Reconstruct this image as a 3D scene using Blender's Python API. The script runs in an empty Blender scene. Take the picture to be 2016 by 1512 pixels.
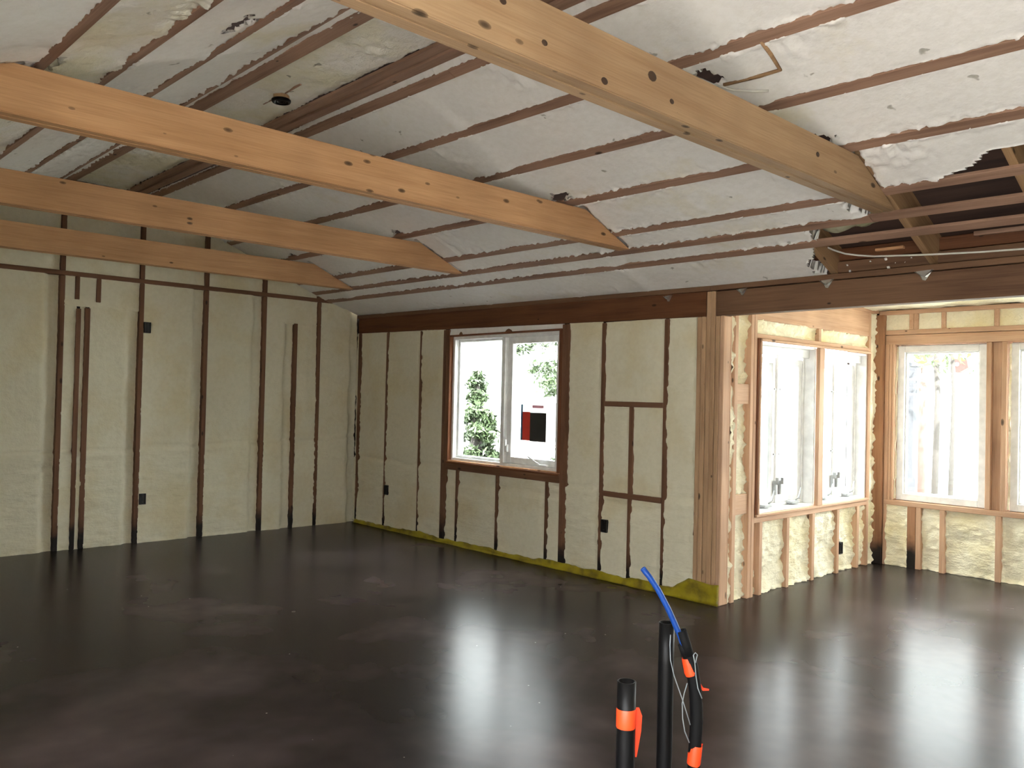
import bpy, bmesh, math, random
import numpy as np
from mathutils import Matrix, Vector

random.seed(7)
S = bpy.context.scene
COL = S.collection

# ------------------------------------------------------------------ camera, sky, exposure
cam_d = bpy.data.cameras.new('camera')
cam = bpy.data.objects.new('camera', cam_d)
COL.objects.link(cam)
cam_d.sensor_width = 36.0
cam_d.lens = 1627.27 / 2016 * 36.0
cam_d.clip_start = 0.02
yaw, pitch, roll = -0.8183, 0.0155, 0.0230
fw = Vector((math.sin(yaw) * math.cos(pitch), math.cos(yaw) * math.cos(pitch), math.sin(pitch)))
rt = Vector((math.cos(yaw), -math.sin(yaw), 0))
up = rt.cross(fw)
r2 = math.cos(roll) * rt + math.sin(roll) * up
u2 = -math.sin(roll) * rt + math.cos(roll) * up
cam.matrix_world = Matrix(((r2.x, u2.x, -fw.x, 7.9311), (r2.y, u2.y, -fw.y, -5.0410), (r2.z, u2.z, -fw.z, 1.43), (0, 0, 0, 1)))
S.camera = cam

world = bpy.data.worlds.new('overcast_sky')
S.world = world
world.use_nodes = True
wn = world.node_tree
wn.nodes.clear()
wo = wn.nodes.new('ShaderNodeOutputWorld')
bg = wn.nodes.new('ShaderNodeBackground')
bg.inputs['Color'].default_value = (0.96, 0.985, 1.0, 1)
bg.inputs['Strength'].default_value = 20.0
wn.links.new(bg.outputs[0], wo.inputs[0])

sun_d = bpy.data.lights.new('sun', 'SUN')
sun_d.energy = 60.0
sun_d.angle = math.radians(1.5)
sun_d.color = (1.0, 0.97, 0.93)
sun = bpy.data.objects.new('sun', sun_d)
COL.objects.link(sun)
sun.rotation_euler = Vector((0.36, -0.50, 0.80)).to_track_quat('Z', 'Y').to_euler()

S.view_settings.view_transform = 'Standard'
S.view_settings.look = 'None'
S.view_settings.gamma = 1
S.view_settings.use_curve_mapping = False
S.view_settings.exposure = 0.0
S.cycles.max_bounces = 10
S.cycles.diffuse_bounces = 6
S.cycles.glossy_bounces = 4
S.cycles.transparent_max_bounces = 12
S.cycles.sample_clamp_indirect = 60

# ------------------------------------------------------------------ materials
def mat(name):
    m = bpy.data.materials.new(name)
    m.use_nodes = True
    nt = m.node_tree
    nt.nodes.clear()
    out = nt.nodes.new('ShaderNodeOutputMaterial')
    b = nt.nodes.new('ShaderNodeBsdfPrincipled')
    nt.links.new(b.outputs[0], out.inputs[0])
    return m, nt, b

def N(nt, t, **kw):
    n = nt.nodes.new(t)
    for k, v in kw.items():
        if k in n.inputs.keys():
            n.inputs[k].default_value = v
        else:
            setattr(n, k, v)
    return n

def ramp(nt, src, stops):
    r = nt.nodes.new('ShaderNodeValToRGB')
    e = r.color_ramp.elements
    while len(e) > 1:
        e.remove(e[-1])
    e[0].position = stops[0][0]
    e[0].color = (*stops[0][1], 1) if len(stops[0][1]) == 3 else stops[0][1]
    for p, c in stops[1:]:
        x = e.new(p)
        x.color = (*c, 1)
    nt.links.new(src, r.inputs[0])
    return r.outputs[0]

def mixc(nt, fac, a, b, mode='MIX'):
    m = nt.nodes.new('ShaderNodeMix')
    m.data_type = 'RGBA'
    m.blend_type = mode
    for s, v in ((m.inputs['Factor'], fac), (m.inputs[6], a), (m.inputs[7], b)):
        if hasattr(v, 'is_linked'):
            nt.links.new(v, s)
        elif isinstance(v, (int, float)):
            s.default_value = v
        else:
            s.default_value = (*v, 1)
    return m.outputs[2]

def math_n(nt, op, a, b=None, clamp=False):
    m = nt.nodes.new('ShaderNodeMath')
    m.operation = op
    m.use_clamp = clamp
    for i, v in enumerate((a, b)):
        if v is None:
            continue
        if hasattr(v, 'is_linked'):
            nt.links.new(v, m.inputs[i])
        else:
            m.inputs[i].default_value = v
    return m.outputs[0]

def scaled(nt, vec, s):
    m = nt.nodes.new('ShaderNodeVectorMath')
    m.operation = 'MULTIPLY'
    nt.links.new(vec, m.inputs[0])
    m.inputs[1].default_value = s
    return m.outputs[0]

def bump(nt, b, h, strength=0.4, dist=0.01):
    n = N(nt, 'ShaderNodeBump')
    n.inputs['Strength'].default_value = strength
    n.inputs['Distance'].default_value = dist
    nt.links.new(h, n.inputs['Height'])
    nt.links.new(n.outputs[0], b.inputs['Normal'])

def plain(name, col, rough=0.5, metal=0.0, spec=None):
    m, nt, b = mat(name)
    b.inputs['Roughness'].default_value = rough
    b.inputs['Metallic'].default_value = metal
    tc = N(nt, 'ShaderNodeTexCoord')
    n = N(nt, 'ShaderNodeTexNoise', Scale=14.0, Detail=3.0)
    nt.links.new(tc.outputs['Object'], n.inputs['Vector'])
    c = ramp(nt, n.outputs[0], [(0.3, tuple(x * 0.88 for x in col)), (0.7, tuple(min(1, x * 1.08) for x in col))])
    nt.links.new(c, b.inputs['Base Color'])
    if spec is not None:
        b.inputs['Specular IOR Level'].default_value = spec
    return m

def wood(name, light, dark, knot=0.55, stain=0.0, rough=0.7, blotch=None):
    """sawn lumber, grain along the board's own X axis"""
    m, nt, b = mat(name)
    tc = N(nt, 'ShaderNodeTexCoord')
    oi = N(nt, 'ShaderNodeObjectInfo')
    off = nt.nodes.new('ShaderNodeVectorMath')
    off.operation = 'MULTIPLY_ADD'
    cmb = N(nt, 'ShaderNodeCombineXYZ')
    for i in range(3):
        nt.links.new(math_n(nt, 'MULTIPLY', oi.outputs['Random'], (37.0, 11.0, 23.0)[i]), cmb.inputs[i])
    add = nt.nodes.new('ShaderNodeVectorMath')
    nt.links.new(tc.outputs['Object'], add.inputs[0])
    nt.links.new(cmb.outputs[0], add.inputs[1])
    v = add.outputs[0]
    n1 = N(nt, 'ShaderNodeTexNoise', Scale=1.0, Detail=4.0, Roughness=0.55)
    nt.links.new(scaled(nt, v, (1.1, 20, 20)), n1.inputs['Vector'])
    n2 = N(nt, 'ShaderNodeTexNoise', Scale=1.0, Detail=3.0)
    nt.links.new(scaled(nt, v, (5, 160, 160)), n2.inputs['Vector'])
    n3 = N(nt, 'ShaderNodeTexNoise', Scale=2.2, Detail=2.0)
    nt.links.new(v, n3.inputs['Vector'])
    c = ramp(nt, n1.outputs[0], [(0.30, dark), (0.5, light), (0.72, tuple(min(1, x * 1.1) for x in light))])
    fine = ramp(nt, n2.outputs[0], [(0.3, (0.86, 0.84, 0.82)), (0.6, (1, 1, 1))])
    c = mixc(nt, 1.0, c, fine, 'MULTIPLY')
    mot = ramp(nt, n3.outputs[0], [(0.3, (0.82, 0.80, 0.80)), (0.7, (1.05, 1.05, 1.05))])
    c = mixc(nt, 1.0, c, mot, 'MULTIPLY')
    if knot > 0:
        vo = N(nt, 'ShaderNodeTexVoronoi', Scale=1.0)
        nt.links.new(scaled(nt, v, (5.5, 12, 12)), vo.inputs['Vector'])
        sep = N(nt, 'ShaderNodeSeparateColor')
        nt.links.new(vo.outputs['Color'], sep.inputs[0])
        gate = math_n(nt, 'LESS_THAN', sep.outputs[0], knot)
        size = math_n(nt, 'MULTIPLY_ADD', sep.outputs[1], 0.11)
        size.node.inputs[2].default_value = 0.06
        d = math_n(nt, 'DIVIDE', vo.outputs['Distance'], size)
        k = ramp(nt, d, [(0.0, (1, 1, 1)), (0.55, (0.85, 0.85, 0.85)), (0.95, (0.45, 0.45, 0.45)), (1.0, (0, 0, 0))])
        k = math_n(nt, 'MULTIPLY', k, gate)
        c = mixc(nt, k, c, tuple(x * 0.12 for x in dark))
    if stain > 0:       # floor stain that splashed up the foot of the lumber
        geo = N(nt, 'ShaderNodeNewGeometry')
        sx = N(nt, 'ShaderNodeSeparateXYZ')
        nt.links.new(geo.outputs['Position'], sx.inputs[0])
        n4 = N(nt, 'ShaderNodeTexNoise', Scale=9.0, Detail=3.0)
        nt.links.new(geo.outputs['Position'], n4.inputs['Vector'])
        z = math_n(nt, 'SUBTRACT', sx.outputs[2], math_n(nt, 'MULTIPLY', n4.outputs[0], 0.22))
        f = ramp(nt, z, [(0.0, (1, 1, 1)), (stain, (0, 0, 0))])
        c = mixc(nt, f, c, (0.012, 0.009, 0.008))
    nt.links.new(c, b.inputs['Base Color'])
    b.inputs['Roughness'].default_value = rough
    b.inputs['Specular IOR Level'].default_value = 0.25
    bump(nt, b, n2.outputs[0], 0.25, 0.003)
    return m

def foam(name, base, yellow, patch=0.62, relief=1.0, ripple=0.0, pits=0.0):
    m, nt, b = mat(name)
    geo = N(nt, 'ShaderNodeNewGeometry')
    p = geo.outputs['Position']
    n1 = N(nt, 'ShaderNodeTexNoise', Scale=1.7, Detail=5.0, Roughness=0.6)
    nt.links.new(p, n1.inputs['Vector'])
    n2 = N(nt, 'ShaderNodeTexNoise', Scale=26.0, Detail=4.0, Roughness=0.6)
    nt.links.new(p, n2.inputs['Vector'])
    n3 = N(nt, 'ShaderNodeTexNoise', Scale=75.0, Detail=2.0)
    nt.links.new(p, n3.inputs['Vector'])
    c = ramp(nt, n1.outputs[0], [(patch - 0.12, base), (patch + 0.06, yellow)])
    mot = ramp(nt, n2.outputs[0], [(0.28, (0.94, 0.935, 0.92)), (0.6, (1.0, 1.0, 1.0))])
    c = mixc(nt, 1.0, c, mot, 'MULTIPLY')
    h = math_n(nt, 'ADD', n2.outputs[0], math_n(nt, 'MULTIPLY', n3.outputs[0], 0.35))
    if ripple > 0:
        w = N(nt, 'ShaderNodeTexNoise', Scale=1.0, Detail=3.0, Distortion=0.6)
        nt.links.new(scaled(nt, p, (9, 9, 34)), w.inputs['Vector'])
        sz = N(nt, 'ShaderNodeSeparateXYZ')
        nt.links.new(p, sz.inputs[0])
        gate_z = ramp(nt, sz.outputs[2], [(0.0, (1, 1, 1)), (0.82, (1, 1, 1)), (0.92, (0.2, 0.2, 0.2))])
        h = math_n(nt, 'ADD', h, math_n(nt, 'MULTIPLY', math_n(nt, 'MULTIPLY', w.outputs[0], ripple), gate_z))
    if pits > 0:
        vo = N(nt, 'ShaderNodeTexVoronoi', Scale=9.0)
        nz = N(nt, 'ShaderNodeTexNoise', Scale=20.0)
        nt.links.new(p, nz.inputs['Vector'])
        pv = mixc(nt, 0.08, p, nz.outputs['Color'])
        nt.links.new(pv, vo.inputs['Vector'])
        sep = N(nt, 'ShaderNodeSeparateColor')
        nt.links.new(vo.outputs['Color'], sep.inputs[0])
        gate = math_n(nt, 'LESS_THAN', sep.outputs[0], 0.16)
        pit = ramp(nt, vo.outputs['Distance'], [(0.0, (1, 1, 1)), (0.10, (0.8, 0.8, 0.8)), (0.16, (0, 0, 0))])
        pit = math_n(nt, 'MULTIPLY', math_n(nt, 'MULTIPLY', pit, gate), pits)
        c = mixc(nt, pit, c, tuple(x * 0.35 for x in yellow))
        h = math_n(nt, 'SUBTRACT', h, math_n(nt, 'MULTIPLY', pit, 0.6))
    nt.links.new(c, b.inputs['Base Color'])
    b.inputs['Roughness'].default_value = 0.85
    b.inputs['Specular IOR Level'].default_value = 0.15
    bump(nt, b, h, 0.55, 0.010 * relief)
    return m

M_BEAM = wood('beam_lumber', (0.56, 0.325, 0.165), (0.50, 0.275, 0.13), 0.62)
M_BEAM_PALE = wood('pale_beam_lumber', (0.37, 0.245, 0.14), (0.33, 0.205, 0.11), 0.8)
M_STRAP = wood('strapping_lumber', (0.325, 0.20, 0.14), (0.225, 0.13, 0.088), 0.30)
M_STUD_OLD = wood('old_stud_lumber', (0.175, 0.088, 0.050), (0.11, 0.05, 0.027), 0.35, stain=0.14)
M_HEADER = wood('old_header_lumber', (0.135, 0.052, 0.022), (0.08, 0.028, 0.011), 0.3)
M_HEADER2 = wood('weathered_header_lumber', (0.17, 0.093, 0.052), (0.11, 0.055, 0.030), 0.45)
M_STUD_NEW = wood('new_stud_lumber', (0.60, 0.39, 0.255), (0.53, 0.32, 0.195), 0.5)
M_POST_NEW = wood('corner_post_lumber', (0.47, 0.305, 0.18), (0.36, 0.215, 0.12), 0.8)
M_STUD_STAIN = wood('stained_foot_lumber', (0.36, 0.19, 0.105), (0.27, 0.13, 0.066), 0.45, stain=0.16)
M_RAFTER = wood('rafter_lumber', (0.36, 0.225, 0.12), (0.25, 0.145, 0.075), 0.3)
M_DECK = wood('dark_deck_lumber', (0.026, 0.015, 0.010), (0.014, 0.008, 0.006), 0.2)
M_TRIM_OLD = wood('stained_jamb_lumber', (0.20, 0.075, 0.032), (0.11, 0.04, 0.018), 0.2)
M_SILL = wood('raw_sill_lumber', (0.60, 0.33, 0.17), (0.35, 0.15, 0.07), 0.3)
M_FOAM_WALL = foam('cream_spray_foam', (0.68, 0.64, 0.50), (0.64, 0.57, 0.39), 0.60, 0.6, 1.6)
M_FOAM_CEIL = foam('shaved_spray_foam', (0.79, 0.772, 0.748), (0.72, 0.67, 0.53), 0.70, 0.38, 0.0, 0.8)
M_FOAM_ROUGH = foam('rough_cut_foam', (0.79, 0.765, 0.72), (0.72, 0.68, 0.53), 0.56, 1.6, 0.0, 1.0)
M_FOAM_ALCOVE = foam('rough_spray_foam', (0.86, 0.81, 0.63), (0.82, 0.73, 0.46), 0.6, 1.8, 1.2)
M_WHITE = plain('white_window_paint', (0.80, 0.80, 0.79), 0.35)
M_ORANGE = plain('orange_marking_tape', (0.90, 0.065, 0.012), 0.45)
M_BLACK = plain('black_plastic', (0.004, 0.004, 0.0045), 0.42, spec=0.18)
M_RUBBER = plain('black_foam_rubber', (0.004, 0.004, 0.0045), 0.7, spec=0.15)
M_BLUE = plain('blue_tubing', (0.006, 0.045, 0.23), 0.4, spec=0.25)
M_BOXBLACK = plain('black_box_plastic', (0.006, 0.006, 0.006), 0.5)
M_STEEL = plain('galvanised_steel', (0.62, 0.63, 0.62), 0.32, 1.0)
M_GREYMETAL = plain('grey_hardware', (0.36, 0.37, 0.37), 0.45, 0.3)
M_WIRE = plain('grey_wire', (0.20, 0.23, 0.25), 0.5)
M_CABLE = plain('white_cable_jacket', (0.62, 0.60, 0.55), 0.5)
M_GROUND = plain('pale_gravel', (0.50, 0.49, 0.45), 0.9)
M_BOUNCE_SLAB = plain('pale_concrete', (0.66, 0.64, 0.60), 0.9)
M_KNOT = plain('dark_knot', (0.045, 0.022, 0.010), 0.8)
M_BARK = plain('bark', (0.035, 0.03, 0.027), 0.9)
M_PINKBARK = plain('reddish_bark', (0.085, 0.05, 0.042), 0.9)
M_BIRD = plain('red_brown_boards', (0.05, 0.014, 0.011), 0.8)
M_POST = plain('dark_grey_post', (0.025, 0.025, 0.03), 0.8)

def leaf_mat(name, col):
    m, nt, b = mat(name)
    oi = N(nt, 'ShaderNodeNewGeometry')
    n = N(nt, 'ShaderNodeTexNoise', Scale=2.5)
    nt.links.new(oi.outputs['Position'], n.inputs['Vector'])
    c = ramp(nt, n.outputs[0], [(0.35, tuple(x * 0.6 for x in col)), (0.65, col)])
    nt.links.new(c, b.inputs['Base Color'])
    b.inputs['Roughness'].default_value = 0.6
    return m
M_LEAF = leaf_mat('conifer_needles', (0.038, 0.062, 0.022))
M_LEAF2 = leaf_mat('yellow_green_needles', (0.085, 0.10, 0.022))
M_LEAF3 = leaf_mat('broad_leaves', (0.045, 0.07, 0.024))

def glass_mat():
    m = bpy.data.materials.new('window_glass')
    m.use_nodes = True
    nt = m.node_tree
    nt.nodes.clear()
    out = nt.nodes.new('ShaderNodeOutputMaterial')
    t = N(nt, 'ShaderNodeBsdfTransparent')
    t.inputs[0].default_value = (0.93, 0.96, 0.95, 1)
    g = N(nt, 'ShaderNodeBsdfGlossy')
    g.inputs['Roughness'].default_value = 0.02
    lw = N(nt, 'ShaderNodeLayerWeight')
    lw.inputs[0].default_value = 0.5
    f = math_n(nt, 'MULTIPLY_ADD', math_n(nt, 'POWER', lw.outputs['Facing'], 5.0), 0.95)
    f.node.inputs[2].default_value = 0.025
    mx = N(nt, 'ShaderNodeMixShader')
    nt.links.new(f, mx.inputs[0])
    nt.links.new(t.outputs[0], mx.inputs[1])
    nt.links.new(g.outputs[0], mx.inputs[2])
    nt.links.new(mx.outputs[0], out.inputs[0])
    return m
M_GLASS = glass_mat()

def thin_paper():
    m, nt, b = mat('thin_white_paper')
    t_ = N(nt, 'ShaderNodeBsdfTranslucent')
    t_.inputs[0].default_value = (0.85, 0.85, 0.84, 1)
    mx = N(nt, 'ShaderNodeMixShader')
    mx.inputs[0].default_value = 0.6
    b.inputs['Base Color'].default_value = (0.85, 0.85, 0.84, 1)
    nt.links.new(b.outputs[0], mx.inputs[1])
    nt.links.new(t_.outputs[0], mx.inputs[2])
    nt.links.new(mx.outputs[0], [n for n in nt.nodes if n.type == 'OUTPUT_MATERIAL'][0].inputs[0])
    return m

def floor_mat():
    m, nt, b = mat('stained_concrete')
    geo = N(nt, 'ShaderNodeNewGeometry')
    p = geo.outputs['Position']
    n1 = N(nt, 'ShaderNodeTexNoise', Scale=0.9, Detail=4.0, Roughness=0.5, Distortion=0.3)
    nt.links.new(p, n1.inputs['Vector'])
    n2 = N(nt, 'ShaderNodeTexNoise', Scale=4.0, Detail=2.0, Roughness=0.5)
    nt.links.new(p, n2.inputs['Vector'])
    n3 = N(nt, 'ShaderNodeTexVoronoi', Scale=5.0)
    nt.links.new(p, n3.inputs['Vector'])
    c = ramp(nt, n1.outputs[0], [(0.28, (0.020, 0.017, 0.016)), (0.50, (0.040, 0.031, 0.030)), (0.74, (0.105, 0.080, 0.081))])
    c2 = ramp(nt, n2.outputs[0], [(0.30, (0.82, 0.82, 0.82)), (0.70, (1.15, 1.14, 1.14))])
    c = mixc(nt, 1.0, c, c2, 'MULTIPLY')
    sp = ramp(nt, n3.outputs['Distance'], [(0.018, (1, 1, 1)), (0.026, (0, 0, 0))])
    c = mixc(nt, sp, c, (0.42, 0.38, 0.34))
    nt.links.new(c, b.inputs['Base Color'])
    b.inputs['Roughness'].default_value = 0.25
    b.inputs['Specular Tint'].default_value = (0.40, 0.375, 0.39, 1)
    b.inputs['IOR'].default_value = 1.45
    b.inputs['Specular IOR Level'].default_value = 0.085
    bump(nt, b, n1.outputs[0], 0.06, 0.02)
    return m
M_FLOOR = floor_mat()

def membrane_mat():
    m, nt, b = mat('yellow_membrane')
    geo = N(nt, 'ShaderNodeNewGeometry')
    n = N(nt, 'ShaderNodeTexNoise', Scale=7.0, Detail=4.0)
    nt.links.new(geo.outputs['Position'], n.inputs['Vector'])
    c = ramp(nt, n.outputs[0], [(0.3, (0.11, 0.075, 0.012)), (0.5, (0.30, 0.24, 0.012)), (0.75, (0.40, 0.33, 0.018))])
    nt.links.new(c, b.inputs['Base Color'])
    b.inputs['Roughness'].default_value = 0.4
    bump(nt, b, n.outputs[0], 0.5, 0.02)
    return m
M_MEMBRANE = membrane_mat()

# ------------------------------------------------------------------ object helpers
WM = {}

def link(name, me, material, parent=None, M=None):
    o = bpy.data.objects.new(name, me)
    COL.objects.link(o)
    M = M or Matrix()
    if parent is not None:
        o.parent = parent
        o.matrix_basis = WM[parent.name].inverted() @ M
    else:
        o.matrix_basis = M
    WM[o.name] = M
    if material is not None and not me.materials:
        me.materials.append(material)
    return o

def tag(o, label, cat, group=None, kind=None):
    o['label'] = label
    o['category'] = cat
    if group:
        o['group'] = group
    if kind:
        o['kind'] = kind
    return o

def empty(name, loc):
    o = bpy.data.objects.new(name, None)
    o.empty_display_size = 0.05
    COL.objects.link(o)
    M = Matrix.Translation(loc)
    o.matrix_basis = M
    WM[o.name] = M
    return o

def mesh_np(name, V, F, smooth=False):
    me = bpy.data.meshes.new(name)
    V = np.asarray(V, np.float32).reshape(-1, 3)
    F = np.asarray(F, np.int32)
    n = F.shape[1]
    me.vertices.add(len(V))
    me.vertices.foreach_set('co', V.ravel())
    me.loops.add(F.size)
    me.loops.foreach_set('vertex_index', F.ravel())
    me.polygons.add(len(F))
    me.polygons.foreach_set('loop_start', np.arange(0, F.size, n, dtype=np.int32))
    me.polygons.foreach_set('loop_total', np.full(len(F), n, np.int32))
    if smooth:
        me.polygons.foreach_set('use_smooth', np.ones(len(F), bool))
    me.update(calc_edges=True)
    me.validate()
    return me

def bm_mesh(bm, name='m', smooth=False):
    me = bpy.data.meshes.new(name)
    bmesh.ops.recalc_face_normals(bm, faces=bm.faces)
    if smooth:
        for f in bm.faces:
            f.smooth = True
    bm.to_mesh(me)
    bm.free()
    return me

_bc = {}
def box_mesh(L, w, t, bev=0.003):
    k = (round(L, 4), round(w, 4), round(t, 4), bev)
    if k not in _bc:
        bm = bmesh.new()
        bmesh.ops.create_cube(bm, size=1.0)
        bmesh.ops.scale(bm, vec=(L, w, t), verts=bm.verts)
        if bev > 0:
            bmesh.ops.bevel(bm, geom=bm.edges[:], offset=min(bev, 0.3 * min(L, w, t)), segments=1, affect='EDGES')
        _bc[k] = bm_mesh(bm, 'board')
    return _bc[k]

def board(name, parent, a, b, material, bev=0.003):
    """axis aligned board between two corners; its grain runs along its longest side"""
    a, b = Vector(a), Vector(b)
    lo = Vector((min(a[i], b[i]) for i in range(3)))
    hi = Vector((max(a[i], b[i]) for i in range(3)))
    d = hi - lo
    c = (hi + lo) / 2
    ax = max(range(3), key=lambda i: d[i])
    o2 = [i for i in range(3) if i != ax]
    R = Matrix.Identity(3)
    cols = [Vector((0, 0, 0)) for _ in range(3)]
    cols[0][ax] = 1
    cols[1][o2[0]] = 1
    cols[2] = cols[0].cross(cols[1])
    for i in range(3):
        for j in range(3):
            R[i][j] = cols[j][i]
    me = box_mesh(d[ax], d[o2[0]], d[o2[1]], bev)
    key = (me.name, material.name)
    if me.materials and me.materials[0] != material:
        me = me.copy()
        me.materials.clear()
    o = link(name, me, material, parent, Matrix.Translation(c) @ R.to_4x4())
    return o

def beam_between(name, parent, p0, p1, side, w, t, material, bev=0.002):
    """board whose centre line runs p0 to p1, width w along side, thickness t across"""
    p0, p1, side = Vector(p0), Vector(p1), Vector(side)
    x = (p1 - p0)
    L = x.length
    x.normalize()
    y = (side - side.dot(x) * x).normalized()
    z = x.cross(y)
    R = Matrix((x, y, z)).transposed()
    return link(name, box_mesh(L, w, t, bev).copy(), material, parent, Matrix.Translation((p0 + p1) / 2) @ R.to_4x4())

def multi_box(name, parent, boxes, material, loc=(0, 0, 0), bev=0.0):
    """several boxes that make one rigid piece (a frame ring, a slab with openings)"""
    bm = bmesh.new()
    loc = Vector(loc)
    for a, b in boxes:
        a, b = Vector(a) - loc, Vector(b) - loc
        g = bmesh.ops.create_cube(bm, size=1.0)
        d = b - a
        bmesh.ops.scale(bm, vec=(abs(d.x), abs(d.y), abs(d.z)), verts=g['verts'])
        bmesh.ops.translate(bm, vec=(a + b) / 2, verts=g['verts'])
        if bev:
            ed = list({e for v in g['verts'] for e in v.link_edges})
            bmesh.ops.bevel(bm, geom=ed, offset=bev, segments=1, affect='EDGES')
    return link(name, bm_mesh(bm, name), material, parent, Matrix.Translation(loc))

def tube(name, parent, pts, r, material, seg=14, cap=True, radii=None, loc=None, hollow=0.0, bore=0.12):
    pts = [Vector(p) for p in pts]
    loc = Vector(loc) if loc is not None else Vector(pts[0])
    rings = []
    prev = None
    for i, p in enumerate(pts):
        if i == 0:
            d = pts[1] - p
        elif i == len(pts) - 1:
            d = p - pts[i - 1]
        else:
            d = pts[i + 1] - pts[i - 1]
        d.normalize()
        if prev is None:
            s = Vector((1, 0, 0)) if abs(d.x) < 0.8 else Vector((0, 1, 0))
        else:
            s = prev
        s = (s - s.dot(d) * d).normalized()
        prev = s
        t = d.cross(s)
        rr = radii[i] if radii else r
        rings.append([(p - loc) + rr * (math.cos(a) * s + math.sin(a) * t) for a in [2 * math.pi * k / seg for k in range(seg)]])
    bm = bmesh.new()
    vs = [[bm.verts.new(v) for v in ring] for ring in rings]
    for i in range(len(vs) - 1):
        for k in range(seg):
            bm.faces.new((vs[i][k], vs[i][(k + 1) % seg], vs[i + 1][(k + 1) % seg], vs[i + 1][k]))
    if cap:
        bm.faces.new(list(reversed(vs[0])))
        if hollow <= 0:
            bm.faces.new(vs[-1])
    if hollow > 0:      # open top: a rim and a bore
        top = rings[-1]
        c = sum(top, Vector()) / seg
        d = (pts[-1] - pts[-2]).normalized()
        inner = [bm.verts.new(c + (v - c) * hollow) for v in top]
        deep = [bm.verts.new(c + (v - c) * hollow - d * min(bore, (pts[-1] - pts[0]).length * 0.6)) for v in top]
        for k in range(seg):
            k2 = (k + 1) % seg
            bm.faces.new((vs[-1][k], vs[-1][k2], inner[k2], inner[k]))
            bm.faces.new((inner[k], inner[k2], deep[k2], deep[k]))
        bm.faces.new(deep)
    me = bm_mesh(bm, name, True)
    return link(name, me, material, parent, Matrix.Translation(loc))

def prism(name, parent, prof, axis, a, b, material, loc=None, bev=0.003):
    """profile polygon pushed along an axis: axis 'x' takes (y,z) points, 'y' takes (x,z), 'z' takes (x,y)"""
    def P(p, t):
        return {'x': (t, p[0], p[1]), 'y': (p[0], t, p[1]), 'z': (p[0], p[1], t)}[axis]
    loc = Vector(loc) if loc is not None else Vector(P(prof[0], a))
    bm = bmesh.new()
    A = [bm.verts.new(Vector(P(p, a)) - loc) for p in prof]
    B = [bm.verts.new(Vector(P(p, b)) - loc) for p in prof]
    n = len(prof)
    bm.faces.new(A)
    bm.faces.new(list(reversed(B)))
    for k in range(n):
        bm.faces.new((A[k], B[k], B[(k + 1) % n], A[(k + 1) % n]))
    if bev:
        bmesh.ops.bevel(bm, geom=bm.edges[:], offset=bev, segments=1, affect='EDGES')
    return bm, loc

# value noise for the lumpy foam surfaces
def _h(ix, iy, seed):
    n = (ix.astype(np.int64) * 374761393 + iy.astype(np.int64) * 668265263 + seed * 974711) & 0x7fffffff
    n = ((n ^ (n >> 13)) * 1274126177) & 0x7fffffff
    n = ((n ^ (n >> 16)) * 2246822519) & 0x7fffffff
    return (n & 0xffff) / 65535.0 * 2 - 1

def vn(x, y, seed=0):
    ix, iy = np.floor(x), np.floor(y)
    fx, fy = x - ix, y - iy
    fx = fx * fx * (3 - 2 * fx)
    fy = fy * fy * (3 - 2 * fy)
    a, b = _h(ix, iy, seed), _h(ix + 1, iy, seed)
    c, d = _h(ix, iy + 1, seed), _h(ix + 1, iy + 1, seed)
    return (a * (1 - fx) + b * fx) * (1 - fy) + (c * (1 - fx) + d * fx) * fy

def fbm(x, y, f, oct=3, seed=0):
    t = 0
    amp = 1.0
    for k in range(oct):
        t = t + amp * vn(x * f, y * f, seed + 17 * k)
        f *= 2.03
        amp *= 0.5
    return t

def edge_grid(a, b, step, fine=(0, 0.006, 0.012, 0.02, 0.03, 0.045, 0.065, 0.09)):
    L = b - a
    e = [x for x in fine if x < L * 0.42]
    m = max(1, int(round((L - 2 * e[-1]) / step)))
    mid = np.linspace(a + e[-1], b - e[-1], m + 1)
    return np.concatenate([[a + x for x in e[:-1]], mid, [b - x for x in reversed(e[:-1])]])

def sstep(x, a, b):
    t = np.clip((x - a) / (b - a), 0, 1)
    return t * t * (3 - 2 * t)

def grid_faces(nu, nv, keep=None):
    i = np.arange(nu * nv).reshape(nv, nu)
    F = np.stack([i[:-1, :-1], i[:-1, 1:], i[1:, 1:], i[1:, :-1]], -1)
    if keep is not None:
        F = F[keep]
    return F.reshape(-1, 4)

def foam_bay(parent, O, U, V, Nn, u0, u1, v0, v1, hf, material, step=0.03, seed=0, over=0.006, name='foam_panel', keepf=None, vtop=None):
    """one bay of sprayed foam: a lumpy sheet between its studs. hf(u,v,du0,du1,dv0,dv1) gives the relief"""
    us = edge_grid(u0 - over, u1 + over, step)
    vs = edge_grid(v0 - over, v1 + over, step)
    if vtop is None:
        uu, vv = np.meshgrid(us, vs)
    else:
        uu, tt = np.meshgrid(us, (vs - vs[0]) / (vs[-1] - vs[0]))
        vv = vs[0] + tt * (vtop(uu) - vs[0])
    dv1 = (v1 - vv) if vtop is None else (vtop(uu) - vv)
    h = hf(uu, vv, uu - u0, u1 - uu, vv - v0, dv1)
    O, U, V, Nn = map(np.array, (O, U, V, Nn))
    P = O + uu[..., None] * U + vv[..., None] * V + h[..., None] * Nn
    c = P.reshape(-1, 3).mean(0)
    keep = None
    if keepf is not None:
        uc = (uu[:-1, :-1] + uu[1:, 1:]) / 2
        vc = (vv[:-1, :-1] + vv[1:, 1:]) / 2
        keep = keepf(uc, vc)
    me = mesh_np(name, P.reshape(-1, 3) - c, grid_faces(len(us), len(vs), keep), True)
    return link(name, me, material, parent, Matrix.Translation(Vector(c)))

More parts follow.
